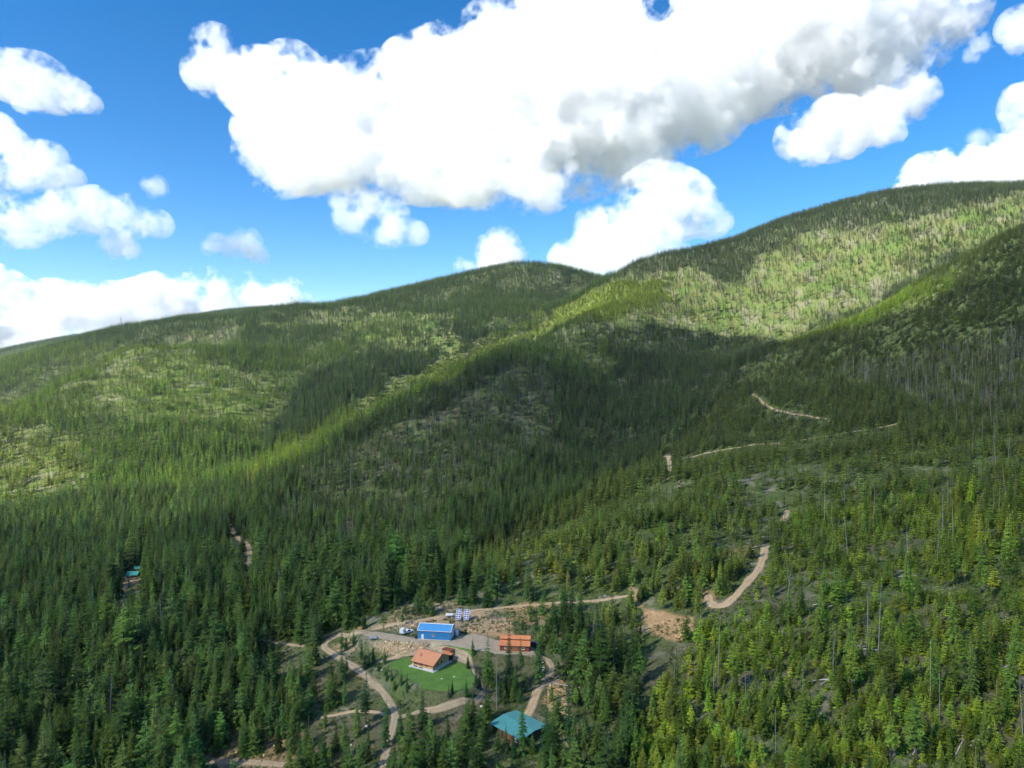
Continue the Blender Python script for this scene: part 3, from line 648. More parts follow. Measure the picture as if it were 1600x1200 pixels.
# --- where things grow: jittered grids, thinned by zone
bands = [(150, 460, 2.3), (460, 1300, 3.4), (1300, 2600, 4.6), (2600, 4600, 8.0)]
CX, CYY = [], []
for y0, y1, s in bands:
    xs = np.arange(-.98 * y1 - 60, .98 * y1 + 60, s); ys = np.arange(y0, y1, s); X, Y = np.meshgrid(xs, ys)
    X = X + rng.uniform(-.48, .48, X.shape) * s; Y = Y + rng.uniform(-.48, .48, Y.shape) * s
    k = np.abs(X) < .95 * Y + 40; CX.append(X[k]); CYY.append(Y[k])
CS = np.concatenate([np.full(len(c), b[2]) for c, b in zip(CX, bands)]); X = np.concatenate(CX); Y = np.concatenate(CYY)
Z = Hm(X, Y); RX, RY = proj(X, Y, Z); n = len(X); U = rng.random(n)
fw = smooth(450, 1000, Y); PX = RX + 34 * fw * fbm(X, Y, 130, 61); PY = RY + 22 * fw * fbm(X, Y, 90, 63)       # zone edges wander
nA = fbm(X, Y, 120, 51); nB = fbm(X, Y, 30, 53, 3)
# defaults: dense fir forest
SPC = 4.8 * (1 - .35 * nB - .25 * nA); HT = 19 + 5 * nA + rng.normal(0, 3.4, n)
KP = {k: np.zeros(n) for k in KINDS}            # kind weights
def zone(mask, spc=None, ht=None, w=None):
    if spc is not None: SPC[mask] = np.broadcast_to(spc, n)[mask]
    if ht is not None: HT[mask] = np.broadcast_to(ht, n)[mask]
    if w is not None:
        for k in KINDS: KP[k][mask] = w.get(k, 0)
TINT = np.empty((n, 3)); TINT[:] = (.05, .088, .036)
every = np.ones(n, bool)
zone(every, w={'fir': .62, 'pine': .30, 'young': .06, 'dead': .02})
near = Y < 480
zone(near & (PX < 1000), 4.4 * (1 - .3 * nB), 15.5 + 5 * nA + rng.normal(0, 5.2, n), {'fir': .50, 'pine': .22, 'young': .25, 'dead': .03})
zone(near & (PY > 1075) & (PX > 330) & (PX < 1010), 4.2 * (1 - .3 * nB), 12.5 + rng.normal(0, 4, n), {'fir': .42, 'pine': .22, 'young': .33, 'dead': .03})
midm = inpx(RX, RY, Z_MID) & (Y < 1250)
zone(midm, 4.2 * (1 - .45 * nB), 11.5 + 2 * nA + rng.normal(0, 1.8, n), {'fir': .06, 'pine': .5, 'young': .43, 'dead': .01})
zone(midm & (Y > 430) & (Y < 1000) & (rng.random(n) < .05), None, 21 + rng.normal(0, 2, n), {'fir': 1})
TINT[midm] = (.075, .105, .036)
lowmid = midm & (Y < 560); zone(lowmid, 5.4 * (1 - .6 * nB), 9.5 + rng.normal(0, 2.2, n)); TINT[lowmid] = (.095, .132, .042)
yg = inpx(PX, PY, Z_YOUNG) & (Y < 520)
zone(yg, 2.9 * (1 - .5 * nB - .2 * nA), 5.4 + 1.2 * nA + rng.normal(0, 1.3, n), {'young': 1}); TINT[yg] = (.122, .165, .033)
gap = fbm(X, Y, 16, 91, 3) + .5 * nB
SPC[(yg | lowmid) & (gap < -.22)] *= 1.9
ygt = yg & (rng.random(n) < .055 + .05 * (PY > 1060)); zone(ygt, 3.3, 15 + rng.normal(0, 3.4, n), {'fir': .55, 'pine': .45}); TINT[ygt] = (.07, .115, .036)
ygs = yg & (rng.random(n) < .012); zone(ygs, 3.2, 17 + rng.normal(0, 4.5, n), {'snag': .75, 'dead': .25})
gz = inpx(PX, PY, Z_GREY) & (Y < 1250); zone(gz, 4.2 * (1 - .3 * nB), 16 + rng.normal(0, 3, n), {'dead': .3, 'snag': .05, 'pine': .65})
rs = (PX > 1480) & (PY > 640) & (PY < 900) & (Y < 700); zone(rs & (rng.random(n) < .05), None, 18 + rng.normal(0, 4, n), {'snag': .2, 'dead': .2, 'fir': .6})
ds = inpx(PX, PY, Z_DEADSPUR) & (Y > 480); zone(ds, 5.2 * (1 - .4 * nB), 16 + rng.normal(0, 3, n), {'dead': .14, 'fir': .42, 'pine': .44})
hill = Y > 1150
zone(hill & (PX < 960) & (PY < 800), 6.2 * (1 - .5 * nB - .3 * nA), 20 + 3 * nA + rng.normal(0, 3, n), {'fir': .6, 'pine': .39, 'dead': .01})
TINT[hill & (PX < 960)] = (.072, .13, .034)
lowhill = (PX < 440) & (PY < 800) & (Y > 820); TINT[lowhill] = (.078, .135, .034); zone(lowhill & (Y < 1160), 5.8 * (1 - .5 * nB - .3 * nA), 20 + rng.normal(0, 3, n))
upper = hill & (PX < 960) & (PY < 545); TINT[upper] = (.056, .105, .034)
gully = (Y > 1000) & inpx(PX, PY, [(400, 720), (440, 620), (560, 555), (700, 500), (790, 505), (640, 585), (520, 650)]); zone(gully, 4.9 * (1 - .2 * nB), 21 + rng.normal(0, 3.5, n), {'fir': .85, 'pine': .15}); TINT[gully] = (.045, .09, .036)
lit_crest = inpx(PX, PY, Z_LIT_CREST); TINT[lit_crest] = (.10, .16, .03)  # sunlit band along the spur painted as a brighter tree tint
zone(inpx(PX, PY, Z_KNOB) & hill, 8.0 * (1 - .5 * nB), 18 + rng.normal(0, 3, n)); zone(inpx(PX, PY, Z_LEFTOPEN), 7.6 * (1 - .4 * nB), 18 + rng.normal(0, 3, n)); TINT[inpx(PX, PY, Z_LEFTOPEN)] = (.10, .14, .035)
zone(inpx(PX, PY, Z_TOPOPEN) & hill, 8.5 * (1 - .5 * nB))
lit_knob = hill & (PX < 330) & (PY > 545) & (PY < 700); TINT[lit_knob] = (.10, .16, .034)  # sun on the left shoulder put into the tree tint
bw = inpx(PX, PY, Z_BOWL) & (Y > 1250); zone(bw, 7.8 * (1 - .45 * nB - .3 * nA), 15 + rng.normal(0, 3.5, n), {'fir': .32, 'pine': .45, 'dead': .10, 'snag': .03}); TINT[bw] = (.07, .10, .036)
tp = (PX > 960) & (Y > 1300) & ~bw; zone(tp, 5.6 * (1 - .3 * nB), 17 + rng.normal(0, 3, n), {'fir': .6, 'pine': .35, 'dead': .05})
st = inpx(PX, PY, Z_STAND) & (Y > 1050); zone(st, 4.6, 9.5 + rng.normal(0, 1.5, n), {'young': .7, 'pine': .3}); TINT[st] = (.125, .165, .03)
sk = inpx(PX, PY, [(1230, 530), (1330, 480), (1480, 425), (1480, 460), (1350, 505), (1240, 540)]) & (Y < 1250); TINT[sk] = (.125, .185, .03)  # streak of sun across the near ridge, brightened in the tint
comp = inpx(PX, PY, Z_COMP) & near; zone(comp, 4.4, 7 + rng.normal(0, 3, n), {'fir': .35, 'pine': .1, 'young': .55})
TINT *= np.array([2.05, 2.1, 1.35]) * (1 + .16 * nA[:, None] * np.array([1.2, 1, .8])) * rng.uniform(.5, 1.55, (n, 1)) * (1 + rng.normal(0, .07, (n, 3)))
PX, PY = RX, RY
keep = U < (CS / np.maximum(SPC, CS)) ** 2
HT = np.clip(HT, 3.0, 30)
# keep clear of roads, yard, lawn, buildings, and off the lines of sight onto them
TPX, TPY = proj(X, Y, Z + HT)
for poly, wd in ((YARD, 2), (LAWN, 1.5), (shed_pad, 2.5), (barn_pad, 2.5), (house_pad, 2.5), (strip, 1)):
    A = np.array(poly); m_ = keep & (X > A[:, 0].min() - 9) & (X < A[:, 0].max() + 9) & (Y > A[:, 1].min() - 9) & (Y < A[:, 1].max() + 9)
    i = np.nonzero(m_)[0]; keep[i[sdf(X[i], Y[i], poly) < wd]] = False
for Q, w, kp in ROADS:
    c = Q.mean(0); rad = np.abs(Q - c).max() + 10
    i = np.nonzero(keep & (np.abs(X - c[0]) < rad) & (np.abs(Y - c[1]) < rad))[0]
    for a in range(0, len(i), 5000):
        j = i[a:a + 5000]; d = np.sqrt(((X[j, None] - Q[None, :, 0]) ** 2 + (Y[j, None] - Q[None, :, 1]) ** 2).min(1)); keep[j[d < w * .5 + 1.2]] = False
    qx, qy = proj(Q[:, 0], Q[:, 1], Hm(Q[:, 0], Q[:, 1]))
    i = np.nonzero(keep & (PX > qx.min() - 12) & (PX < qx.max() + 12) & (TPY < qy.max()) & (PY > qy.min()) & (Y < Q[:, 1].max()))[0]
    if len(i):
        hw = HT[i] * .1 / Y[i] * FPX
        hit = ((np.abs(PX[i, None] - qx[None]) < hw[:, None] + 2.5) & (TPY[i, None] < qy[None] - 1) & (PY[i, None] > qy[None])).any(1) & (rng.random(len(i)) < kp)
        keep[i[hit]] = False
SIGHT = [(632, 1000, 716, 1066, 1.), (606, 1030, 745, 1082, .93), (620, 968, 742, 1005, 1.), (774, 985, 842, 1022, .97), (768, 1100, 853, 1160, 1.), (690, 944, 738, 970, 1.), (575, 990, 690, 1024, .93), (194, 884, 220, 912, 1.), (742, 960, 800, 1005, .9), (858, 1058, 890, 1120, .85), (1005, 955, 1082, 998, .85), (560, 968, 640, 1000, .9), (700, 1010, 745, 1050, .95)]
for x0, y0, x1, y1, pr in SIGHT:
    hw = HT * .11 / Y * FPX
    keep[(PX > x0 - hw) & (PX < x1 + hw) & (TPY < y1) & (PY > y0) & (Y < 560) & (rng.random(n) < pr)] = False
I = np.nonzero(keep)[0]
W = np.stack([KP[k][I] for k in KINDS], 1); W = np.cumsum(W / W.sum(1, keepdims=True), 1)
KI = (rng.random(len(I))[:, None] > W).sum(1).clip(0, 4)
X, Y, Z, HT, TINT, PX, PY, TPY = X[I], Y[I], Z[I], HT[I], TINT[I], PX[I], PY[I], TPY[I]
TINT[KI == 0] *= (1.0, .95, .9); TINT[KI == 1] *= (1.12, 1.0, .9)
print('scatter', len(X), time.time() - T0)
ROT = np.column_stack([rng.normal(0, .015, len(X)), rng.normal(0, .015, len(X)), rng.uniform(0, 6.283, len(X))])
WID = rng.uniform(.85, 1.35, len(X)); WID[KI >= 3] = 1; ROT[KI >= 3, :2] *= 3.5
VAR = np.array([rng.integers(NV[KINDS[k]]) for k in KI])
inview = (PX > -10) & (PX < 1610) & (TPY < 1195) & (TPY > 300)
APP = HT / Y * inview
single = np.zeros(len(X), bool)
for grp, lim in (((0, 1), 300), ((2,), 300), ((3,), 90), ((4,), 120)):
    i = np.nonzero(np.isin(KI, grp) & inview & ((PY < 1290)))[0]; i = i[np.argsort(-APP[i])][:lim]; single[i] = True
crown_me = {(k, s): tb_mesh(k + '_crown', rich_tb[k][s], [TM[k][1]], 1) for k in KINDS for s in range(NV[k])}
trunk_me = {(k, s): tb_mesh(k + '_trunk', rich_tb[k][s], [TM[k][0]], 0) for k in KINDS for s in range(NV[k])}
def tree(kind, var, loc, h, wid, rot, tint, label, cat, group=None):
    nm = {'fir': 'conifer_tree', 'pine': 'conifer_tree', 'young': 'young_pine', 'dead': 'dead_tree', 'snag': 'tree_snag'}[kind]
    e = empty(nm, loc, 0, label=label, cat=cat, group=group); e.rotation_euler = rot; e.scale = (h * wid, h * wid, h)
    link(bpy.data.objects.new('trunk', trunk_me[(kind, var)]), e)
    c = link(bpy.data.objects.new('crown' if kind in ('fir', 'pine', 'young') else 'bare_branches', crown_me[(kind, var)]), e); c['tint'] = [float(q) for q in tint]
    if kind in ('dead', 'snag'): c['kind'] = 'stuff'
    return e
def region(px, py):
    if py > 1110:
        return ['at the left end of the bottom edge', 'on the bottom edge, left part', 'by the gravel stretch at the bottom left', 'at the bottom, left of the driveway', 'at the bottom between driveway and teal roof', 'below the teal roofed building', 'at the bottom, right of the dirt road', 'at the bottom below the fallen logs', 'on the bottom edge, right part', 'in the bottom right corner'][int(np.clip(px // 160, 0, 9))]
    if px < 560:
        v = 'deep in' if py < 960 else 'in the middle of' if py < 1040 else 'at the near side of'
        return v + (' the far left forest' if px < 160 else ' the forest below the cabin' if px < 340 else ' the forest left of the driveway')
    if px < 730: return 'behind the blue shed' if py < 980 else 'left of the lawn' if px < 630 else 'below the lawn'
    if px < 900: return 'above the orange barn' if py < 1000 else 'around the orange barn' if py < 1060 else 'beside the dirt road to the teal roof'
    if px < 1100: return 'on the rise right of the barn, ' + ('upper part' if py < 960 else 'middle' if py < 1040 else 'lower part')
    return ('far up' if py < 690 else 'high' if py < 850 else 'midway up' if py < 980 else 'low') + ' on the right slope ' + ('by the dirt road' if px < 1270 else 'in its middle' if px < 1440 else 'near the right edge')
NAMES = {0: ('spire-shaped conifer', 'conifer'), 1: ('bare-trunked conifer', 'conifer'), 2: ('young pine', 'young pine'), 3: ('dead conifer', 'dead tree'), 4: ('bare standing snag', 'snag')}
med = {k: np.percentile(HT[single & (KI == k)], [33, 66]) if (single & (KI == k)).any() else (0, 0) for k in range(5)}
for i in np.nonzero(single)[0]:
    d, cat = NAMES[KI[i]]; rg = region(PX[i], PY[i]); a, b_ = med[KI[i]]
    size = 'short' if HT[i] < a else 'tall' if HT[i] > b_ else 'medium'
    if KI[i] < 3:
        g_ = TINT[i, 0] / TINT[i, 1]; look = ('slim ' if WID[i] < 1.1 else 'broad ') + ('bluish-green ' if g_ < .5 else 'yellowish-green ' if g_ > .64 else 'dark-green ' if TINT[i].sum() < .26 else 'mid-green ')
    else: look = 'leaning grey ' if np.hypot(ROT[i, 0], ROT[i, 1]) > .06 else 'upright grey '
    tree(KINDS[KI[i]], VAR[i], (X[i], Y[i], Z[i]), HT[i], WID[i], tuple(ROT[i]), TINT[i], size + ' ' + look + d + ' ' + rg, cat, cat + 's ' + rg)
rest = ~single
LOD = (HT / Y > .028).astype(int)
pid = np.array([PID[(KINDS[k], q, v)] for k, q, v in zip(KI, LOD, VAR)])
SCL = np.column_stack([HT * WID, HT * WID, HT])
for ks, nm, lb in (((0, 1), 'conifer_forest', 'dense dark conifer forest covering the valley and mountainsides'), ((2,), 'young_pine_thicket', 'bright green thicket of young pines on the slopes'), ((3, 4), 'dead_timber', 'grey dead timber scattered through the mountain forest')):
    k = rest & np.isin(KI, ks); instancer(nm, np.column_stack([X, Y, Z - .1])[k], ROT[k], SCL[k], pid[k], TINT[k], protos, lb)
print('forest', rest.sum(), single.sum(), time.time() - T0)
# --- trees the photograph lets one tell apart around the clearing: (kind, base px, base py, top py, label)
def placed(kind, px, pyb, pyt, label, wid=1., tint=None, var=None):
    p = at(px, pyb); zt = py_of(px, pyt, p[1])[2]; h = zt - p[2]; wid *= .85
    tree(kind, random.randrange(NV[kind]) if var is None else var, tuple(p), h, wid, (0, 0, random.uniform(0, 6.28)), tint or (.06 * random.uniform(1, 1.5), .16 * random.uniform(.85, 1.2), .05), label, 'young pine' if kind == 'young' else 'snag' if kind in ('snag', 'dead') else 'conifer', None)
for a in [('pine', 762, 1093, 987, 'tallest thin conifer left of the orange barn, base by the gravel path', .85), ('dead', 776, 1110, 1016, 'thin grey dead trunk beside the tall conifer left of the barn'),
          ('fir', 795, 1078, 970, 'tall conifer standing right in front of the orange barn', .85), ('pine', 814, 1066, 995, 'slim conifer in front of the right half of the orange barn', .8), ('fir', 842, 1070, 964, 'tall conifer right of the orange barn by the road bend', .9),
          ('fir', 738.6, 1023, 996, 'small dense spruce between the yard and the house path', 1.5), ('fir', 731.4, 1044, 1020, 'small spruce at the corner of the lawn and gravel apron', 1.5), ('fir', 744, 1075, 1036, 'left one of two slim spruces right of the lawn', 1.1), ('fir', 749.5, 1076, 1037, 'right one of two slim spruces right of the lawn', 1.1),
          ('fir', 728, 1089, 1056, 'dark spruce at the lower right edge of the lawn', 1.2), ('fir', 706.5, 1084, 1060, 'dark spruce at the bottom edge of the lawn', 1.4), ('fir', 701, 1090, 1066, 'smaller spruce below the bottom edge of the lawn', 1.3), ('pine', 628.5, 977, 949, 'lone conifer on the bank left of the blue shed', 1.3), ('fir', 652.5, 962, 939, 'slim conifer above the track behind the shed', 1.), ('fir', 646, 961, 944, 'short conifer left of the slim one behind the shed', 1.), ('fir', 704, 974, 961, 'little dark conifer in front of the white tank', 1.6),
          ('fir', 534, 1012, 979, 'left conifer of the clump in the driveway bend', 1.3), ('fir', 552, 1011, 980, 'middle conifer of the clump in the driveway bend', 1.2), ('fir', 541, 1016, 990, 'small conifer in the driveway bend clump', 1.3), ('fir', 565, 1030, 991, 'tall right conifer of the driveway bend clump', 1.2), ('fir', 583, 1036, 1006, 'conifer left of the path end, nearer the driveway', 1.4), ('fir', 601.5, 1038, 1010, 'dense conifer at the left tip of the lawn', 1.5), ('young', 592, 1048, 1030, 'bushy young pine below the lawn tip', 1.1), ('young', 576, 1040, 1018, 'bushy young pine in the driveway loop', 1.), ('fir', 570, 1046, 1012, 'conifer between the driveway and the lawn tip', 1.2),
          ('fir', 612, 1064, 1040, 'conifer at the lower left corner of the lawn', 1.3), ('fir', 627, 1072, 1041, 'conifer in front of the left part of the lawn', 1.1), ('fir', 636, 1080, 1048, 'conifer in front of the lawn below the house', 1.1), ('dead', 655, 1075, 1052, 'small grey dead tree in front of the lawn', 1.), ('young', 617, 1078, 1060, 'young pine left of the lawn front', 1.2), ('young', 605, 1062, 1046, 'young pine between driveway and lawn', 1.2),
          ('pine', 571.5, 1131, 1051, 'tall conifer with bare lower trunk left of the driveway', 1.35), ('fir', 660, 1138, 1071, 'big dark conifer below the lawn, centre of the foreground', 1.4), ('fir', 603, 1164, 1094, 'big conifer standing over the lower driveway', 1.25), ('fir', 626, 1158, 1100, 'conifer right of the lower driveway', 1.3), ('fir', 816, 1178, 1090, 'tall conifer rising in front of the teal roof', 1.1), ('fir', 853.5, 1170, 1083, 'tall conifer at the right corner of the teal roof', 1.1), ('fir', 888, 1158, 1047, 'very tall conifer right of the dirt road bank', 1.), ('pine', 880, 1040, 985, 'conifer on the outer side of the road bend', 1.1), ('fir', 892, 1052, 1000, 'dark conifer right of the road bend', 1.2), ('fir', 778, 1090, 1046, 'conifer below the barn, left of the group', 1.3), ('fir', 805, 1088, 1040, 'conifer in the middle of the group below the barn', 1.3), ('fir', 822, 1082, 1046, 'conifer at the right of the group below the barn', 1.3), ('young', 788, 1100, 1078, 'bushy young pine at the foot of the group below the barn', 1.2), ('young', 812, 1098, 1072, 'bushy young pine right of the group below the barn', 1.2), ('fir', 800, 1052, 1020, 'short conifer close to the front wall of the barn', 1.2),
          ('fir', 790, 1176, 1130, 'conifer in front of the left wall of the teal roofed building', 1.2), ('young', 778, 1170, 1138, 'young pine at the left corner of the teal roofed building', 1.), ('fir', 803, 1186, 1142, 'conifer below the front corner of the teal roof', 1.2), ('young', 832, 1178, 1146, 'young pine at the right wall of the teal roofed building', 1.1), ('fir', 829, 972, 948, 'conifer on the bank above the barn', 1.3), ('fir', 838, 985, 945, 'tall conifer on the bank right above the barn', 1.1), ('fir', 208 - 7, 916, 886, 'dark trunk-like conifer standing in front of the small teal cabin', .6)]:
    placed(*a[:5], **({'wid': a[5]} if len(a) > 5 else {}))
print('placed', time.time() - T0)
# ------------------------------------------------------------------ buildings
HAZE = 2.6e-5
M['blue_wall'] = ribbed('blue_wall', (.03, .20, .44), 'X', .35); M['blue_roof'] = ribbed('blue_roof', (.085, .31, .60), 'X', .4, .35)
M['white'] = simple('white_paint', (.78, .77, .74), .5, .08, .8); M['white_door'] = simple('white_door', (.74, .74, .74), .5, .08, 1)
M['orange_roof'] = ribbed('orange_roof', (.60, .255, .125), 'X', .4, .5, .14); M['barn_roof'] = ribbed('barn_roof', (.66, .24, .095), 'X', .45, .5, .14)
M['barn_wall'] = planks('barn_wall', (.26, .06, .025), 'X', .3); M['wood'] = planks('golden_logs', (.62, .35, .14), 'Z', .28); M['wood_dark'] = planks('brown_boards', (.33, .13, .05), 'X', .25)
M['glass'] = simple('window_glass', (.03, .04, .05), .12, .2, .5, 0, .6); M['dark'] = simple('opening_shade', (.012, .012, .014), .8, .2)
M['concrete'] = simple('concrete', (.55, .53, .49), .85, .15, 1.0); M['teal_roof'] = ribbed('teal_roof', (.075, .30, .285), 'X', .4, .45, .1); M['green_roof'] = ribbed('green_roof', (.05, .33, .27), 'X', .4, .45, .1)
M['dark_wood'] = planks('dark_boards', (.085, .06, .045), 'X', .3); M['steel'] = simple('steel', (.33, .34, .35), .4, .15, 2, .8); M['rubber'] = simple('rubber', (.02, .02, .02), .8, .2)
M['navy'] = simple('navy_paint', (.025, .035, .10), .3, .15, 1, 0, .5); M['grey'] = simple('grey_tarp', (.26, .28, .30), .7, .2, 1); M['cell'] = simple('solar_cell', (.075, .10, .32), .18, .15, 2, 0, .6)
M['red_trim'] = simple('red_brown_trim', (.24, .07, .035), .6, .2); M['rock'] = simple('rock', (.54, .38, .22), .95, .35, .5, 0, .1); M['pale_rock'] = simple('pale_rock', (.68, .63, .54), .95, .2, .7)
M['wreath'] = simple('wreath', (.33, .29, .27), .8, .4, 4); M['lamp'] = simple('lamp_housing', (.05, .05, .05), .5, .2)
def frame_from(pl, pr):
    v = np.array(pr) - np.array(pl); return (np.array(pl) + np.array(pr)) / 2, math.atan2(v[1], v[0]), float(np.hypot(*v))
def window(parent, x, z, w, h, y, n=2, face='-y', fm='white', name='window'):
    """frame, panes and sill on a wall; face -y (front) or +x (right gable)"""
    def q(mb, a0, a1, d0, d1, z0, z1):
        return mb.box(a0, a1, y - d1, y - d0, z0, z1) if face == '-y' else mb.box(y + d0, y + d1, a0, a1, z0, z1)
    m_ = MB()
    for a0, a1, z0, z1 in ((x - w / 2, x + w / 2, z + h - .09, z + h), (x - w / 2, x + w / 2, z, z + .09), (x - w / 2, x - w / 2 + .09, z + .09, z + h - .09), (x + w / 2 - .09, x + w / 2, z + .09, z + h - .09)): q(m_, a0, a1, 0, .1, z0, z1)
    for i in range(1, n): q(m_, x - w / 2 + w * i / n - .04, x - w / 2 + w * i / n + .04, 0, .09, z + .09, z + h - .09)
    f = m_.build(name, M[fm], parent)
    for i in range(n): q(MB(), 0, 0, 0, 0, 0, 0); pm = MB(); q(pm, x - w / 2 + w * i / n + .05, x - w / 2 + w * (i + 1) / n - .05, .01, .04, z + .09, z + h - .09); pm.build('pane', M['glass'], f)
    sm = MB(); q(sm, x - w / 2 - .08, x + w / 2 + .08, 0, .16, z - .08, z); sm.build('sill', M[fm], f)
    return f
def roof_slab(mb, x0, x1, y0, z0, y1, z1, th=.12):
    mb.hexa([(x0, y0, z0), (x1, y0, z0), (x1, y1, z1), (x0, y1, z1), (x0, y0, z0 + th), (x1, y0, z0 + th), (x1, y1, z1 + th), (x0, y1, z1 + th)]); return mb
# --- blue metal shed
c, a, L = frame_from(pz(653.1, 998.6, YARD_Z), pz(704, 1001.6, YARD_Z)); D = 8.0; hw, hr = 4.0, 5.5
e = empty('metal_shed', (c[0], c[1], YARD_Z + .05), a, label='long blue metal shed with white trim and white roll-up gable door', cat='shed')
x0, x1 = -L / 2, L / 2
MB().prism([(0, 0), (0, hw), (D / 2, hr), (D, hw), (D, 0)], x0, x1).build('wall', M['blue_wall'], e)
for s in (0, 1):
    y0, y1 = (-.35, D / 2) if s == 0 else (D + .35, D / 2)
    r = roof_slab(MB(), x0 - .25, x1 + .25, y0, hw - .1, y1, hr + .02).build('roof', M['blue_roof'], e)
    for xx in (x0 - .3, x1 + .12):
        roof_slab(MB(), xx, xx + .2, y0 - .02 if s == 0 else y0 + .02, hw - .14, y1, hr - .02, .22).build('rake_trim', M['white'], r)
    MB().box(x0 - .25, x1 + .25, y0 - .1 if s == 0 else y0, y0 if s == 0 else y0 + .1, hw - .16, hw + .04).build('gutter', M['white'], r)
MB().prism([(D / 2 - .3, hr + .06), (D / 2, hr + .2), (D / 2 + .3, hr + .06)], x0 - .28, x1 + .28).build('ridge_cap', M['white'], e)
MB().box(x0 - .05, x1 + .05, -.06, 0, 0, .18).build('base_trim', M['concrete'], e)
for xx in (x0 - .03, x1 - .1): MB().box(xx, xx + .13, -.05, -.003, .18, hw - .2).build('corner_trim', M['blue_roof'], e)
d = MB().box(x0 + 1.55, x0 + 2.5, -.07, 0, .12, 2.25).build('door', M['white_door'], e); MB().box(x0 + 2.3, x0 + 2.4, -.13, -.07, 1.1, 1.2).build('handle', M['steel'], d)
m_ = MB(); m_.v = []; ring = 14
for i in range(ring):
    t0, t1 = 6.2832 * i / ring, 6.2832 * (i + 1) / ring; cx_ = x0 + L * .475
    m_.hexa([(cx_ + math.cos(t) * q, yy, 1.95 + math.sin(t) * q * 1.15) for yy in (-.14, -.004) for t, q in ((t0, .3), (t1, .3), (t1, .62 + .08 * (i % 2)), (t0, .62 + .08 * (i % 2)))])
m_.build('round_ornament', M['wreath'], e)
d = MB().box(x1 + .003, x1 + .09, 1.6, 6.2, .05, 3.75).build('rollup_door', M['white_door'], e)
for k in range(7): MB().box(x1 + .09, x1 + .13, 1.65, 6.15, .1 + k * .52, .1 + k * .52 + .47).build('slat', M['white_door'], d)
MB().box(x1 + .003, x1 + .12, 1.4, 1.6, .05, 3.95).build('door_jamb', M['white'], e); MB().box(x1 + .003, x1 + .12, 6.2, 6.4, .05, 3.95).build('door_jamb', M['white'], e)
MB().box(x1 + .12, x1 + .2, 3.7, 4.1, 4.25, 4.5).build('gable_lamp', M['lamp'], e)
# tall blue cabinet beside the shed
p = Matrix.Rotation(a, 2) @ Vector((x1 + 1.4, 6.6)); e2 = empty('utility_cabinet', (c[0] + p.x, c[1] + p.y, YARD_Z), a, label='pale blue upright cabinet behind the right end of the shed', cat='cabinet')
MB().box(-.6, .6, -.5, .5, 0, 2.4).build('body', simple('pale_blue', (.42, .55, .66), .6, .15), e2); MB().box(-.5, .5, -.56, -.5, .1, 2.2).build('door', M['white_door'], e2); MB().box(-.7, .7, -.6, .6, 2.4, 2.5).build('lid', M['blue_roof'], e2)
p = Matrix.Rotation(a, 2) @ Vector((x0 - .9, .6)); e2 = empty('waste_bin', (c[0] + p.x, c[1] + p.y, YARD_Z), a, label='black bin standing at the left corner of the blue shed', cat='bin')
MB().hexa([(-.5, -.4, 0), (.5, -.4, 0), (.5, .4, 0), (-.5, .4, 0), (-.6, -.5, 1), (.6, -.5, 1), (.6, .5, 1), (-.6, .5, 1)]).build('body', M['rubber'], e2); MB().box(-.65, .65, -.55, .55, 1, 1.1).build('lid', M['lamp'], e2)
# --- wooden house
pl, pr = np.array(pz(645.2, 1040.5, 0)), np.array(pz(676.8, 1049.0, 0)); c, a, L = frame_from(pl, pr); W = 10.6; he, hr = 2.55, 5.0
e = empty('wooden_house', (c[0], c[1], HOUSE_Z), a, label='golden wooden house with large coral metal roof on the lawn', cat='house')
x0, x1 = -L / 2, L / 2
MB().box(x0 - .12, x1 + .12, -.12, W + .1, -.6, .55).build('foundation', M['concrete'], e)
MB().prism([(0, .55), (0, he), (W / 2, hr), (W, he), (W, .55)], x0, x1).build('wall', M['wood'], e)
for s in (0, 1):
    y0, y1 = (-.75, W / 2) if s == 0 else (W + .75, W / 2)
    r = roof_slab(MB(), x0 - .6, x1 + .55, y0, he - .33, y1, hr + .02, .14).build('roof', M['orange_roof'], e)
    for xx in (x0 - .66, x1 + .55): roof_slab(MB(), xx, xx + .06, y0, he - .42, y1, hr - .06, .22).build('fascia', M['red_trim'], r)
    MB().box(x0 - .6, x1 + .55, y0 - .07 if s == 0 else y0, y0 if s == 0 else y0 + .07, he - .4, he - .18).build('eave_trim', M['red_trim'], r)
    if s == 0:
        ch = MB().tube((x0 + 2.4, 2.2, 3.4), (x0 + 2.4, 2.2, 5.0), .16).build('chimney_pipe', M['steel'], r); 
        MB().tube((x1 - 1.6, 3.6, 4.0), (x1 - 1.6, 3.6, 4.5), .1).build('vent_pipe', M['lamp'], r)
MB().prism([(W / 2 - .25, hr + .12), (W / 2, hr + .22), (W / 2 + .25, hr + .12)], x0 - .6, x1 + .55).build('ridge_cap', M['orange_roof'], e)
window(e, x0 + 1.5, .95, 2.0, 1.3, 0, 3, fm='wood'); window(e, x0 + 4.1, .95, 2.0, 1.3, 0, 3, fm='wood'); window(e, x0 + 6.9, 1.2, 1.6, .95, 0, 2, fm='wood')
for xx in (x0 + .25, x0 + 2.8, x0 + 5.45): MB().box(xx - .12, xx + .12, -.17, -.004, .3, he - .35).build('post', M['wood'], e)
for xx in (x0 + 1.5, x0 + 4.1): MB().box(xx - .85, xx + .85, -.2, -.124, .08, .48).build('basement_window', M['glass'], e)
window(e, 3.0, 1.4, .9, .8, x1, 1, '+x', 'red_trim'); window(e, 5.6, 1.5, .9, .8, x1, 1, '+x', 'red_trim')
MB().box(x1 - .08, x1 + .03, -.03, .08, .55, he - .4).build('corner_board', M['red_trim'], e)
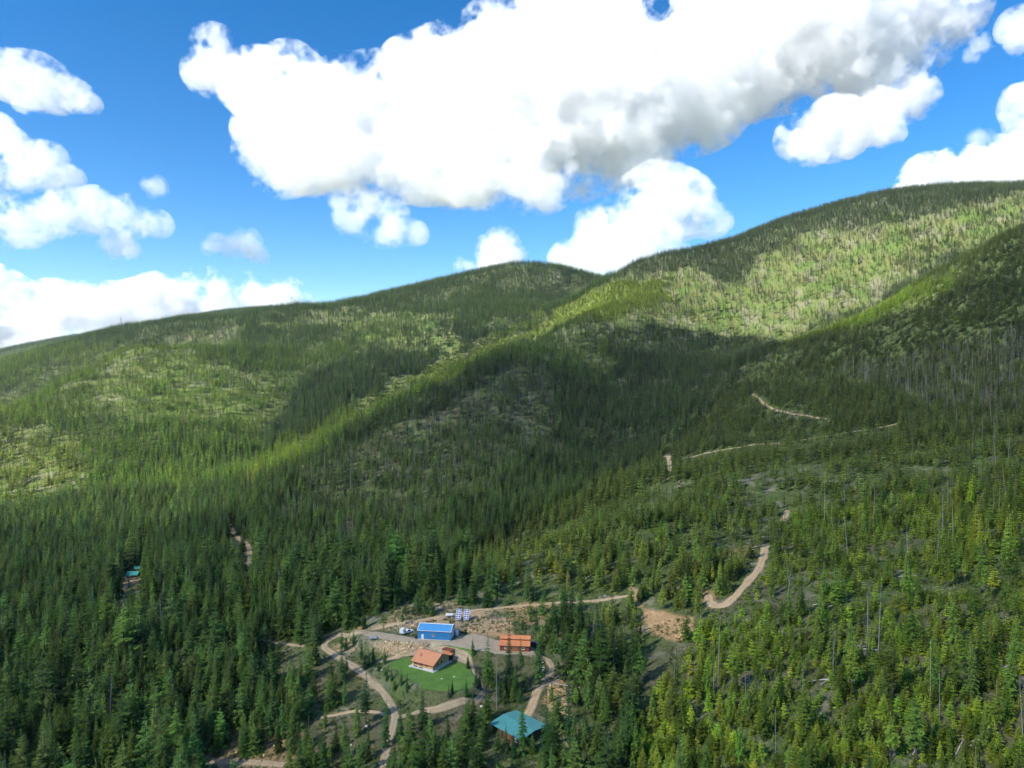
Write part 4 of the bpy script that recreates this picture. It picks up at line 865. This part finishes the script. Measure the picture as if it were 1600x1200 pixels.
MB().box(x0 - 1.3, x0 + .0, -1.2, 3.0, -.2, .12).build('patio', M['concrete'], e); MB().box(x0, x1 + .9, -.95, -.122, -.2, .1).build('walkway', M['concrete'], e); MB().box(x1 + .122, x1 + .9, -.122, W + 1, -.2, .1).build('walkway', M['concrete'], e)
# rear porch roof, carport and annex
cp = MB().box(x1 - 3.5, x1 + .3, W + .75, W + 3.2, 2.15, 2.3).build('porch_roof', M['barn_roof'], e)
for xx in (x1 - 3.3, x1 + .1): MB().box(xx - .1, xx + .1, W + 2.9, W + 3.1, 0, 2.15).build('post', M['wood_dark'], cp)
MB().box(x1 - .2, x1 + .1, W + .12, W + 2.6, .1, 2.0).build('carport_shade', M['dark'], e)  # solid near-black block stands in for the shade inside the carport
an = MB().box(x1 - 5.6, x1 - 1.6, W + 3.3, W + 6.0, 0, 2.5).build('annex', M['wood'], e); MB().box(x1 - 5.9, x1 - 1.3, W + 3.22, W + 6.3, 2.5, 2.68).build('annex_roof', M['red_trim'], an); MB().box(x1 - 3.2, x1 - 2.2, W + 3.24, W + 3.3, .1, 2.1).build('annex_door', M['wood_dark'], an)
MB().box(x1 - 9.0, x1 - 5.7, W + 3.6, W + 6.2, -.1, .9).build('stone_planter', simple('stone_grey', (.36, .37, .37), .9, .2, 1), e)
# --- orange roofed barn
pl, pr = pz(781, 1016.8, 2.6), pz(827, 1018.5, 2.6); c, a, L = frame_from(pl, pr); x0, x1 = -L / 2, L / 2
e = empty('barn', (c[0], c[1], 2.62), a, label='red-brown barn with two-tier bright orange metal roof', cat='barn'); D = 9.0
MB().prism([(0, 0), (0, 2.4), (2.9, 3.5), (2.9, 4.15), (D / 2, 4.85), (D - 2.9, 4.15), (D - 2.9, 3.5), (D, 2.4), (D, 0)], x0, x1).build('wall', M['barn_wall'], e)
for y0, z0, y1, z1, nm in ((-.45, 2.28, 2.9, 3.52, 'lower_roof'), (D + .45, 2.28, D - 2.9, 3.52, 'lower_roof'), (2.45, 3.98, D / 2, 4.9, 'upper_roof'), (D - 2.45, 3.98, D / 2, 4.9, 'upper_roof')):
    r = roof_slab(MB(), x0 - .35, x1 + .35, y0, z0, y1, z1, .12).build(nm, M['barn_roof'], e); s_ = .06 if y0 < y1 else -.06
    MB().box(x0 - .35, x1 + .35, min(y0, y0 - s_), max(y0, y0 - s_), z0 - .1, z0 + .13).build('eave_trim', M['red_trim'], r)
window(e, x0 + 2.5, .9, 1.1, .8, 0, 2); window(e, x1 - 2.6, .9, 1.1, .8, 0, 2)
d = MB().box(-1.5, 1.5, -.08, 0, .02, 2.15).build('sliding_door', M['wood_dark'], e); MB().box(-1.7, 1.7, -.14, -.08, 2.15, 2.25).build('door_rail', M['steel'], d)
for k in range(4): MB().box(x0 + 1.2 + k * 2.9, x0 + 2.4 + k * 2.9, 2.82, 2.9 - .002, 3.62, 3.95).build('clerestory_window', M['glass'], e)
# --- teal roofed building
zr = 3.4; g0 = at(812, 1146)[2]; zc = g0 + zr
A_, B_, C_ = (np.array(pz(q[0], q[1], zc)) for q in ((771.1, 1130.6), (801.3, 1105.1), (850.4, 1129.5)))
u = C_ - B_; a = math.atan2(u[1], u[0]); L = float(np.hypot(*u)); D = 13.0; ctr = (A_ + C_) / 2
e = empty('teal_roofed_building', (ctr[0], ctr[1], g0 - .3), a, label='dark building with broad teal metal roof half hidden by conifers', cat='building')
MB().prism([(-D / 2 + .8, -.8), (-D / 2 + .8, 3.2), (0, 3.9), (D / 2 - .8, 3.2), (D / 2 - .8, -.8)], -L / 2 + .8, L / 2 - .8).build('wall', M['dark_wood'], e)
for s in (-1, 1):
    r = roof_slab(MB(), -L / 2, L / 2, s * D / 2, 3.2, 0, 4.0, .12).build('roof', M['teal_roof'], e); MB().box(-L / 2, L / 2, s * D / 2 - .06 * (s < 0), s * D / 2 + .06 * (s > 0), 3.08, 3.33).build('eave_trim', simple('teal_trim', (.10, .36, .38), .5), r)
for xx in (-L / 2 + .2, -2.5, 2.5, L / 2 - .2): MB().box(xx - .12, xx + .12, -D / 2 + .15, -D / 2 + .4, -.6, 3.2).build('post', M['wood_dark'], e)
MB().box(-1.3, 1.3, -D / 2 + .72, -D / 2 + .797, 0, 2.4).build('door', M['wood_dark'], e); window(e, 4.2, 1.0, 1.4, 1.1, -D / 2 + .797, 2)
# --- small cabin in the left forest
p = at(206, 903.5); e = empty('cabin', (p[0], p[1], p[2]), math.radians(6), label='small forest cabin with green-teal roof at the far left', cat='cabin')
MB().prism([(0, -1), (0, 2.4), (2.6, 4.0), (5.2, 2.4), (5.2, -1)], -3.4, 3.4).build('wall', M['dark_wood'], e)
for y0 in (-.6, 5.8): roof_slab(MB(), -4, 4, y0, 2.05, 2.6, 4.02).build('roof', M['green_roof'], e)
window(e, -1.6, .9, 1.2, .9, 0, 2); MB().box(.4, 1.4, -.07, 0, 0, 2.0).build('door', M['barn_wall'], e); MB().box(-3.8, 3.8, -1.6, -.08, -.6, 0).build('deck', M['log'], e)
p2 = at(213.5, 892.5); e = empty('outbuilding', (p2[0], p2[1], p2[2]), math.radians(10), label='tiny teal roofed outbuilding behind the forest cabin', cat='outbuilding')
MB().prism([(0, -1), (0, 2.0), (1.7, 3.0), (3.4, 2.0), (3.4, -1)], -1.6, 1.6).build('wall', M['dark_wood'], e)
for y0 in (-.4, 3.8): roof_slab(MB(), -2, 2, y0, 1.78, 1.7, 3.02).build('roof', M['green_roof'], e)
MB().box(-.4, .4, -.06, 0, 0, 1.8).build('door', M['wood_dark'], e)
# --- solar trackers
def solar(px, pyb, label):
    p = at(px, pyb); e = empty('solar_array', tuple(p), math.radians(-12), label=label, cat='solar array', group='tilted solar arrays behind the shed')
    MB().tube((0, 0, -.3), (0, 0, 2.6), .12).build('pole', M['steel'], e); ct, st_ = math.cos(math.radians(62)), math.sin(math.radians(62))
    def q(u, v, w): return (u * .8, v * .84 * ct - w * st_, 2.7 + v * st_ * .84 + w * ct)
    def plate(u0, u1, v0, v1, w0, w1): return MB().hexa([q(u0, v0, w0), q(u1, v0, w0), q(u1, v1, w0), q(u0, v1, w0), q(u0, v0, w1), q(u1, v0, w1), q(u1, v1, w1), q(u0, v1, w1)])
    plate(-1.5, 1.5, -.08, .08, -.25, -.05).build('beam', M['steel'], e); plate(-.08, .08, -2.7, 2.7, -.2, -.05).build('beam', M['steel'], e)
    for i in range(2):
        for j in range(5):
            u0, v0 = -1.45 + i * 1.47, -2.75 + j * 1.11; f = plate(u0, u0 + 1.42, v0, v0 + 1.06, -.04, .0).build('panel', M['white'], e)
            plate(u0 + .13, u0 + 1.29, v0 + .13, v0 + .93, .003, .012).build('cell_sheet', M['cell'], f)
solar(716.5, 969, 'left one of two tilted solar arrays behind the blue shed'); solar(729, 969.5, 'right one of two tilted solar arrays behind the blue shed')
p = at(702.5, 964.5); e = empty('gas_tank', tuple(p), math.radians(4), label='white horizontal gas tank left of the solar arrays', cat='tank')
m_ = MB(); pr_ = [(-1.85, .05), (-1.78, .4), (-1.6, .62), (-1.4, .7), (1.4, .7), (1.6, .62), (1.78, .4), (1.85, .05)]
for (xa, ra), (xb, rb) in zip(pr_[:-1], pr_[1:]): m_.tube((xa, 0, 1.15), (xb, 0, 1.15), ra, rb, 14, False)
m_.build('shell', M['white'], e, True); MB().tube((0, 0, 1.8), (0, 0, 2.05), .2, None, 10).build('valve_dome', M['steel'], e)
for xx in (-1.1, 1.1): MB().box(xx - .12, xx + .12, -.5, .5, -.2, .62).build('saddle', M['concrete'], e)
# --- vehicles
def wheel(parent, x, y, r=.38):
    w = MB().tube((x, y - .12, r), (x, y + .12, r), r, None, 14).build('wheel', M['rubber'], parent); MB().tube((x, y - .14, r), (x, y + .14, r), r * .55, None, 10).build('rim', M['steel'], w)
def pickup(px, pyb, rz, paint, label):
    p = at(px, pyb); e = empty('pickup_truck', (p[0], p[1], p[2] + .08), rz, label=label, cat='pickup truck')
    b_ = MB(); prof_ = [(-2.6, .5), (-2.6, 1.1), (-.75, 1.1), (-.75, 1.15), (.95, 1.15), (2.3, 1.02), (2.6, .85), (2.6, .45)]
    n = len(prof_); b_.v = [(x, -.92, z) for x, z in prof_] + [(x, .92, z) for x, z in prof_]; b_.f = [tuple(range(n)), tuple(range(2 * n - 1, n - 1, -1))] + [(i, (i + 1) % n, n + (i + 1) % n, n + i)[::-1] for i in range(n)]
    body = b_.build('body', paint, e); MB().box(-2.5, -.85, -.78, .78, 1.1, 1.106).build('bed_floor', M['rubber'], body)
    for y in (-.92, .8): MB().box(-2.6, -.75, y, y + .12, 1.1, 1.32).build('bed_side', paint, body)
    cab = MB().hexa([(-.75, -.86, 1.15), (1.05, -.86, 1.13), (1.05, .86, 1.13), (-.75, .86, 1.15), (-.6, -.7, 1.78), (.35, -.7, 1.78), (.35, .7, 1.78), (-.6, .7, 1.78)]).build('cab', paint, e)
    MB().hexa([(.42, -.66, 1.72), (.42, .66, 1.72), (1.02, .8, 1.18), (1.02, -.8, 1.18), (.46, -.66, 1.74), (.46, .66, 1.74), (1.07, .8, 1.2), (1.07, -.8, 1.2)]).build('windscreen', M['glass'], cab)
    for s in (-1, 1): MB().hexa([(-.6, s * .855, 1.22), (.75, s * .855, 1.22), (.75, s * .875, 1.22), (-.6, s * .875, 1.22), (-.52, s * .735, 1.68), (.35, s * .735, 1.68), (.35, s * .755, 1.68), (-.52, s * .755, 1.68)]).build('side_window', M['glass'], cab)
    for x in (-1.65, 1.7):
        for y in (-.82, .82): wheel(e, x, y)
    for y in (-.7, .7): MB().box(2.55, 2.63, y - .16, y + .16, .72, .86).build('headlight', M['white'], e)
    MB().box(2.58, 2.7, -.9, .9, .45, .6).build('bumper', M['steel'], e)
def trailer(px, pyb, rz, label, box=True, L=3.2, mat='white'):
    p = at(px, pyb); e = empty('cargo_trailer' if box else 'flat_trailer', (p[0], p[1], p[2] + .06), rz, label=label, cat='trailer')
    MB().box(-L / 2, L / 2, -.85, .85, .5, .62).build('chassis', M['steel'], e)
    if box:
        bd = MB().hexa([(-L / 2, -.85, .62), (L / 2, -.85, .62), (L / 2, .85, .62), (-L / 2, .85, .62), (-L / 2, -.82, 2.25), (L / 2 - .25, -.82, 2.25), (L / 2 - .25, .82, 2.25), (-L / 2, .82, 2.25)]).build('body', M[mat], e)
        MB().box(-L / 2 - .04, -L / 2, -.7, .7, .7, 2.1).build('rear_door', M['white_door'], bd)
    else:
        MB().hexa([(-L / 2, -.8, .62), (L / 2, -.8, .62), (L / 2, .8, .62), (-L / 2, .8, .62), (-L / 2 + .3, -.3, 1.1), (L / 2 - .6, -.3, 1.15), (L / 2 - .6, .3, 1.15), (-L / 2 + .3, .3, 1.1)]).build('tarp', M['grey'], e)
    for y in (-.95, .95): wheel(e, 0, y, .33)
    MB().tube((L / 2, 0, .55), (L / 2 + 1.1, 0, .5), .05).build('drawbar', M['steel'], e)
trailer(629, 990, math.radians(80), 'white box trailer left of the white pickup, on the upper yard'); pickup(637.5, 989.5, math.radians(35), M['white'], 'white pickup truck parked left of the blue shed')
pickup(834, 1009.5, math.radians(20), M['navy'], 'dark blue pickup truck parked right of the orange barn'); trailer(583.5, 999, math.radians(5), 'grey tarp-covered flat trailer at the left end of the yard', False, 3.6)
# --- stones
def rock_mesh(seed, sub=1):
    bm = bmesh.new(); bmesh.ops.create_icosphere(bm, subdivisions=sub, radius=1); R = random.Random(seed); sx, sy, sz = R.uniform(.8, 1.3), R.uniform(.7, 1.1), R.uniform(.5, .85)
    for v in bm.verts: k = R.uniform(.75, 1.18); v.co = Vector((v.co.x * sx * k, v.co.y * sy * k, v.co.z * sz * k))
    me = bpy.data.meshes.new('boulder'); bm.to_mesh(me); bm.free(); return me
rm = [rock_mesh(s) for s in range(5)]
for m_ in rm: m_.materials.append(M['pale_rock'])
for k, (px, py, r, lb) in enumerate([(847.4, 1036, .5, 'topmost'), (848.6, 1040.5, .55, 'second'), (849.6, 1044.5, .6, 'third'), (849.2, 1048, .55, 'fourth'), (847.4, 1051.5, .6, 'fifth'), (844, 1055, .5, 'sixth'), (839, 1058.5, .6, 'lowest')]):
    p = at(px, py); o = link(bpy.data.objects.new('boulder', rm[k % 5])); o.location = (p[0], p[1], p[2] + r * .3); o.scale = (r, r, r); o.rotation_euler = (0, 0, k); setk(o, lb + ' of the white boulders lining the inner road bend', 'boulder', 'white boulders along the road bend')
for k, (px, py, r, lb) in enumerate([(690, 1061, .35, 'pale stone lying on the lawn below the house'), (709.5, 1058, .45, 'pale stone at the right side of the lawn'), (753, 1104, .6, 'pale boulder by the path left of the teal roof'), (573, 1136, .8, 'tan boulder below the tall tree left of the driveway'), (549, 1164, .5, 'pale boulder among trees left of the lower driveway'), (597, 1048, .5, 'pale boulder by the left lawn tip')]):
    p = at(px, py); o = link(bpy.data.objects.new('boulder', rm[k % 5])); o.location = (p[0], p[1], p[2] + r * .25); o.scale = (r, r, r); o.rotation_euler = (0, 0, k * 2); setk(o, lb, 'boulder')
rocks = bpy.data.collections.new('rock_prototypes')
for s in range(4):
    me = rock_mesh(20 + s); me.materials.append(M['rock'] if s != 2 else simple('buff_rock', (.62, .49, .33), .95, .25, .6)); rocks.objects.link(bpy.data.objects.new('r%d' % s, me))
def scatter_px(polys, count, lim=None):
    out = []
    for poly, nn in zip(polys, count):
        A = np.array(poly); k = 0
        while k < nn:
            a, b = random.uniform(A[:, 0].min(), A[:, 0].max()), random.uniform(A[:, 1].min(), A[:, 1].max())
            if sdf(np.array([a]), np.array([b]), poly)[0] < 0: out.append(at(a, b)); k += 1
    return np.array(out)
RP = scatter_px([[(598, 1001), (640, 1003), (672, 1006), (668, 1012), (640, 1016), (600, 1018)], [(600, 1019), (640, 1018), (668, 1013), (665, 1016), (640, 1021), (604, 1026)], [(860, 1058), (874, 1053), (880, 1070), (890, 1120), (905, 1150), (888, 1162), (866, 1115), (856, 1090)], [(720, 986), (770, 992), (798, 985), (780, 970), (740, 972)], [(600, 975), (640, 968), (660, 972), (640, 984), (610, 986)], [(330, 1140), (420, 1110), (480, 1120), (470, 1190), (340, 1190)], [(0, 1150), (140, 1150), (150, 1195), (0, 1195)]], [320, 90, 150, 90, 50, 50, 30])
nr = len(RP); sr = rng.uniform(.12, .5, nr) * np.where(rng.random(nr) < .1, 1.6, 1)
instancer('rock_bank', RP + np.array([0, 0, .1]), np.column_stack([rng.uniform(-.5, .5, (nr, 2)), rng.uniform(0, 6.28, nr)]), np.column_stack([sr, sr, sr]), rng.integers(0, 4, nr), np.ones((nr, 3)), rocks, 'tumbled tan rocks of the banks around the clearing')
# --- shrubs and low growth
def shrub_mesh(seed):
    R = random.Random(seed); tb = TB()
    for i in range(60):
        a, b = R.uniform(0, 6.283), math.acos(R.uniform(0, 1)); r = R.uniform(.5, 1); c_ = Vector((math.cos(a) * math.sin(b) * r, math.sin(a) * math.sin(b) * r, math.cos(b) * r * .8))
        d1 = Vector((R.uniform(-1, 1), R.uniform(-1, 1), R.uniform(-.6, 1))).normalized() * .28; d2 = Vector((R.uniform(-1, 1), R.uniform(-1, 1), R.uniform(-.6, 1))).normalized() * .28
        tb.tri(tuple(c_), tuple(c_ + d1), tuple(c_ + d2), 0)
    me = bpy.data.meshes.new('shrub'); me.from_pydata(tb.v, [], tb.f); me.materials.append(M['needles']); return me
shr = bpy.data.collections.new('shrub_prototypes')
for s in range(3): shr.objects.link(bpy.data.objects.new('s%d' % s, shrub_mesh(s)))
xs = rng.uniform(-330, 330, 90000); ys = rng.uniform(170, 430, 90000); k = np.abs(xs) < .85 * ys
xs, ys = xs[k], ys[k]; zs = Hm(xs, ys); pxs, pys = proj(xs, ys, zs); k = (fbm(xs, ys, 9, 77, 3) > -.2 + .1 * inpx(pxs, pys, Z_COMP)) & (pys < 1260) & (sdf(xs, ys, YARD) > 1) & (sdf(xs, ys, LAWN) > .6) & (sdf(xs, ys, shed_pad) > 1) & (sdf(xs, ys, barn_pad) > 1) & (sdf(xs, ys, house_pad) > 1)
for Q, w, kp in ROADS:
    if np.linalg.norm(Q.mean(0)) < 450:
        i = np.nonzero(k)[0]
        d = np.sqrt(np.min([(xs[i] - q[0]) ** 2 + (ys[i] - q[1]) ** 2 for q in Q], axis=0)); k[i[d < w * .5 + .5]] = False
xs, ys, zs = xs[k], ys[k], zs[k]; ns = len(xs); ss = rng.uniform(.35, .95, ns)
instancer('undergrowth', np.column_stack([xs, ys, zs]), np.column_stack([np.zeros((ns, 2)), rng.uniform(0, 6.28, ns)]), np.column_stack([ss, ss, ss * rng.uniform(.6, 1.1, ns)]), rng.integers(0, 3, ns), np.array([.11, .17, .05]) * rng.uniform(.6, 1.4, (ns, 1)) * (1 + rng.normal(0, .1, (ns, 3))), shr, 'low green shrubs and undergrowth between the nearer trees')
# --- fallen logs
def log_mesh(seed):
    R = random.Random(seed); m_ = MB(); z = 0; pts = [(-.5, 0, 0), (-.15, R.uniform(-.01, .01), .004), (.2, R.uniform(-.015, .015), 0), (.5, 0, -.003)]; rr = [.017, .014, .011, .006]
    for (p, r), (q, s) in zip(list(zip(pts, rr))[:-1], list(zip(pts, rr))[1:]): m_.tube(p, q, r, s, 6)
    for i in range(5): x = R.uniform(-.3, .45); a = R.uniform(0, 3.14); m_.tube((x, 0, 0), (x + .03, math.cos(a) * .07, math.sin(a) * .07), .004, .001, 4, False)
    me = bpy.data.meshes.new('fallen_log'); me.from_pydata(m_.v, [], m_.f); me.materials.append(M['log']); return me
lm = [log_mesh(s) for s in range(4)]
spots = [(1150, 1042, 4, 'by the leaning snag on the right slope'), (1088, 1128, 4, 'in the gap at the bottom centre right'), (998, 1166, 3, 'near the bottom edge right of centre'), (1045, 1168, 3, 'at the bottom edge, middle right'), (1300, 1062, 3, 'in the middle of the young pines'), (1565, 1040, 6, 'in the log pile near the right edge'), (1590, 1010, 4, 'at the right edge above the log pile'), (1365, 1015, 3, 'in the opening among young pines'), (1420, 900, 3, 'in the upper clearing of the right slope'), (1310, 942, 3, 'in the grey gap of the right slope'), (1520, 1160, 5, 'in the bare patch at the lower right'), (1440, 1165, 4, 'in the bottom right clearing'), (1510, 795, 4, 'in the bare strip high at the right'), (1590, 660, 3, 'at the right edge high on the slope'), (640, 815, 4, 'on the grey burnt slope left of centre'), (700, 828, 3, 'on the burnt slope near its right end'), (585, 815, 3, 'on the burnt slope near its left end'), (1180, 850, 3, 'beside the orange dirt road'), (660, 952, 3, 'on the bare bank behind the blue shed'), (870, 1075, 2, 'on the bank right of the dirt road')]
for px, py, k, lb in spots:
    for i in range(k):
        p = at(px + random.uniform(-22, 22), py + random.uniform(-8, 8)); o = link(bpy.data.objects.new('fallen_log', lm[(i + k) % 4])); s = random.uniform(7, 13)
        rz = random.uniform(-.7, .7); dx, dy = math.cos(rz) * s / 2, math.sin(rz) * s / 2; za, zb = Hm([p[0] - dx, p[0] + dx], [p[1] - dy, p[1] + dy])
        o.location = (p[0], p[1], (za + zb) / 2 + .3); o.rotation_euler = (0, -math.atan2(zb - za, s), rz); o.scale = (s, s * 1.2, s * 1.2)
        setk(o, 'bleached grey fallen log ' + lb, 'fallen log', 'fallen logs ' + lb)
# --- masts on the far ridge
for px, py, lb in ((189, 503, 'tiny lattice mast on the far left ridge'), (456, 472, 'tiny lattice mast on the ridge left of the rounded summit')):
    p = at(px, py + 6); e = empty('lattice_mast', tuple(p), .3, label=lb, cat='mast'); h = 34
    for sx in (-1, 1):
        for sy in (-1, 1): MB().tube((sx * 2.6, sy * 2.6, 0), (sx * .6, sy * .6, h), .28, .2, 5).build('leg', M['steel'], e)
    for k in range(5):
        z0, z1 = h * k / 5, h * (k + 1) / 5; w0, w1 = 2.6 - 2 * k / 5, 2.6 - 2 * (k + 1) / 5
        for s in (-1, 1): MB().tube((-w0 * s, -w0, z0), (w1 * s, -w1, z1), .15, None, 4).build('brace', M['steel'], e)
    MB().box(-3.2, 3.2, -.3, .3, h - 4, h - 3.2).build('crossarm', M['steel'], e)
print('buildings', time.time() - T0)

# ------------------------------------------------------------------ air
m = bpy.data.materials.new('haze'); m.use_nodes = True; t = m.node_tree; t.nodes.clear()
o_ = t.nodes.new('ShaderNodeOutputMaterial'); v = t.nodes.new('ShaderNodeVolumePrincipled')
v.inputs['Color'].default_value = (.80, .88, 1, 1); v.inputs['Density'].default_value = HAZE; v.inputs['Anisotropy'].default_value = .2
t.links.new(v.outputs[0], o_.inputs['Volume']); m.cycles.homogeneous_volume = True
top = float(GZ.max()) + 40
hz = MB().box(-7000, 7000, -2000, 9500, float(GZ.min()) - 1, top).build('haze', m); setk(hz, 'thin pale haze filling the air of the valley', None, None, 'stuff')
print('haze top', top, GZ.min())
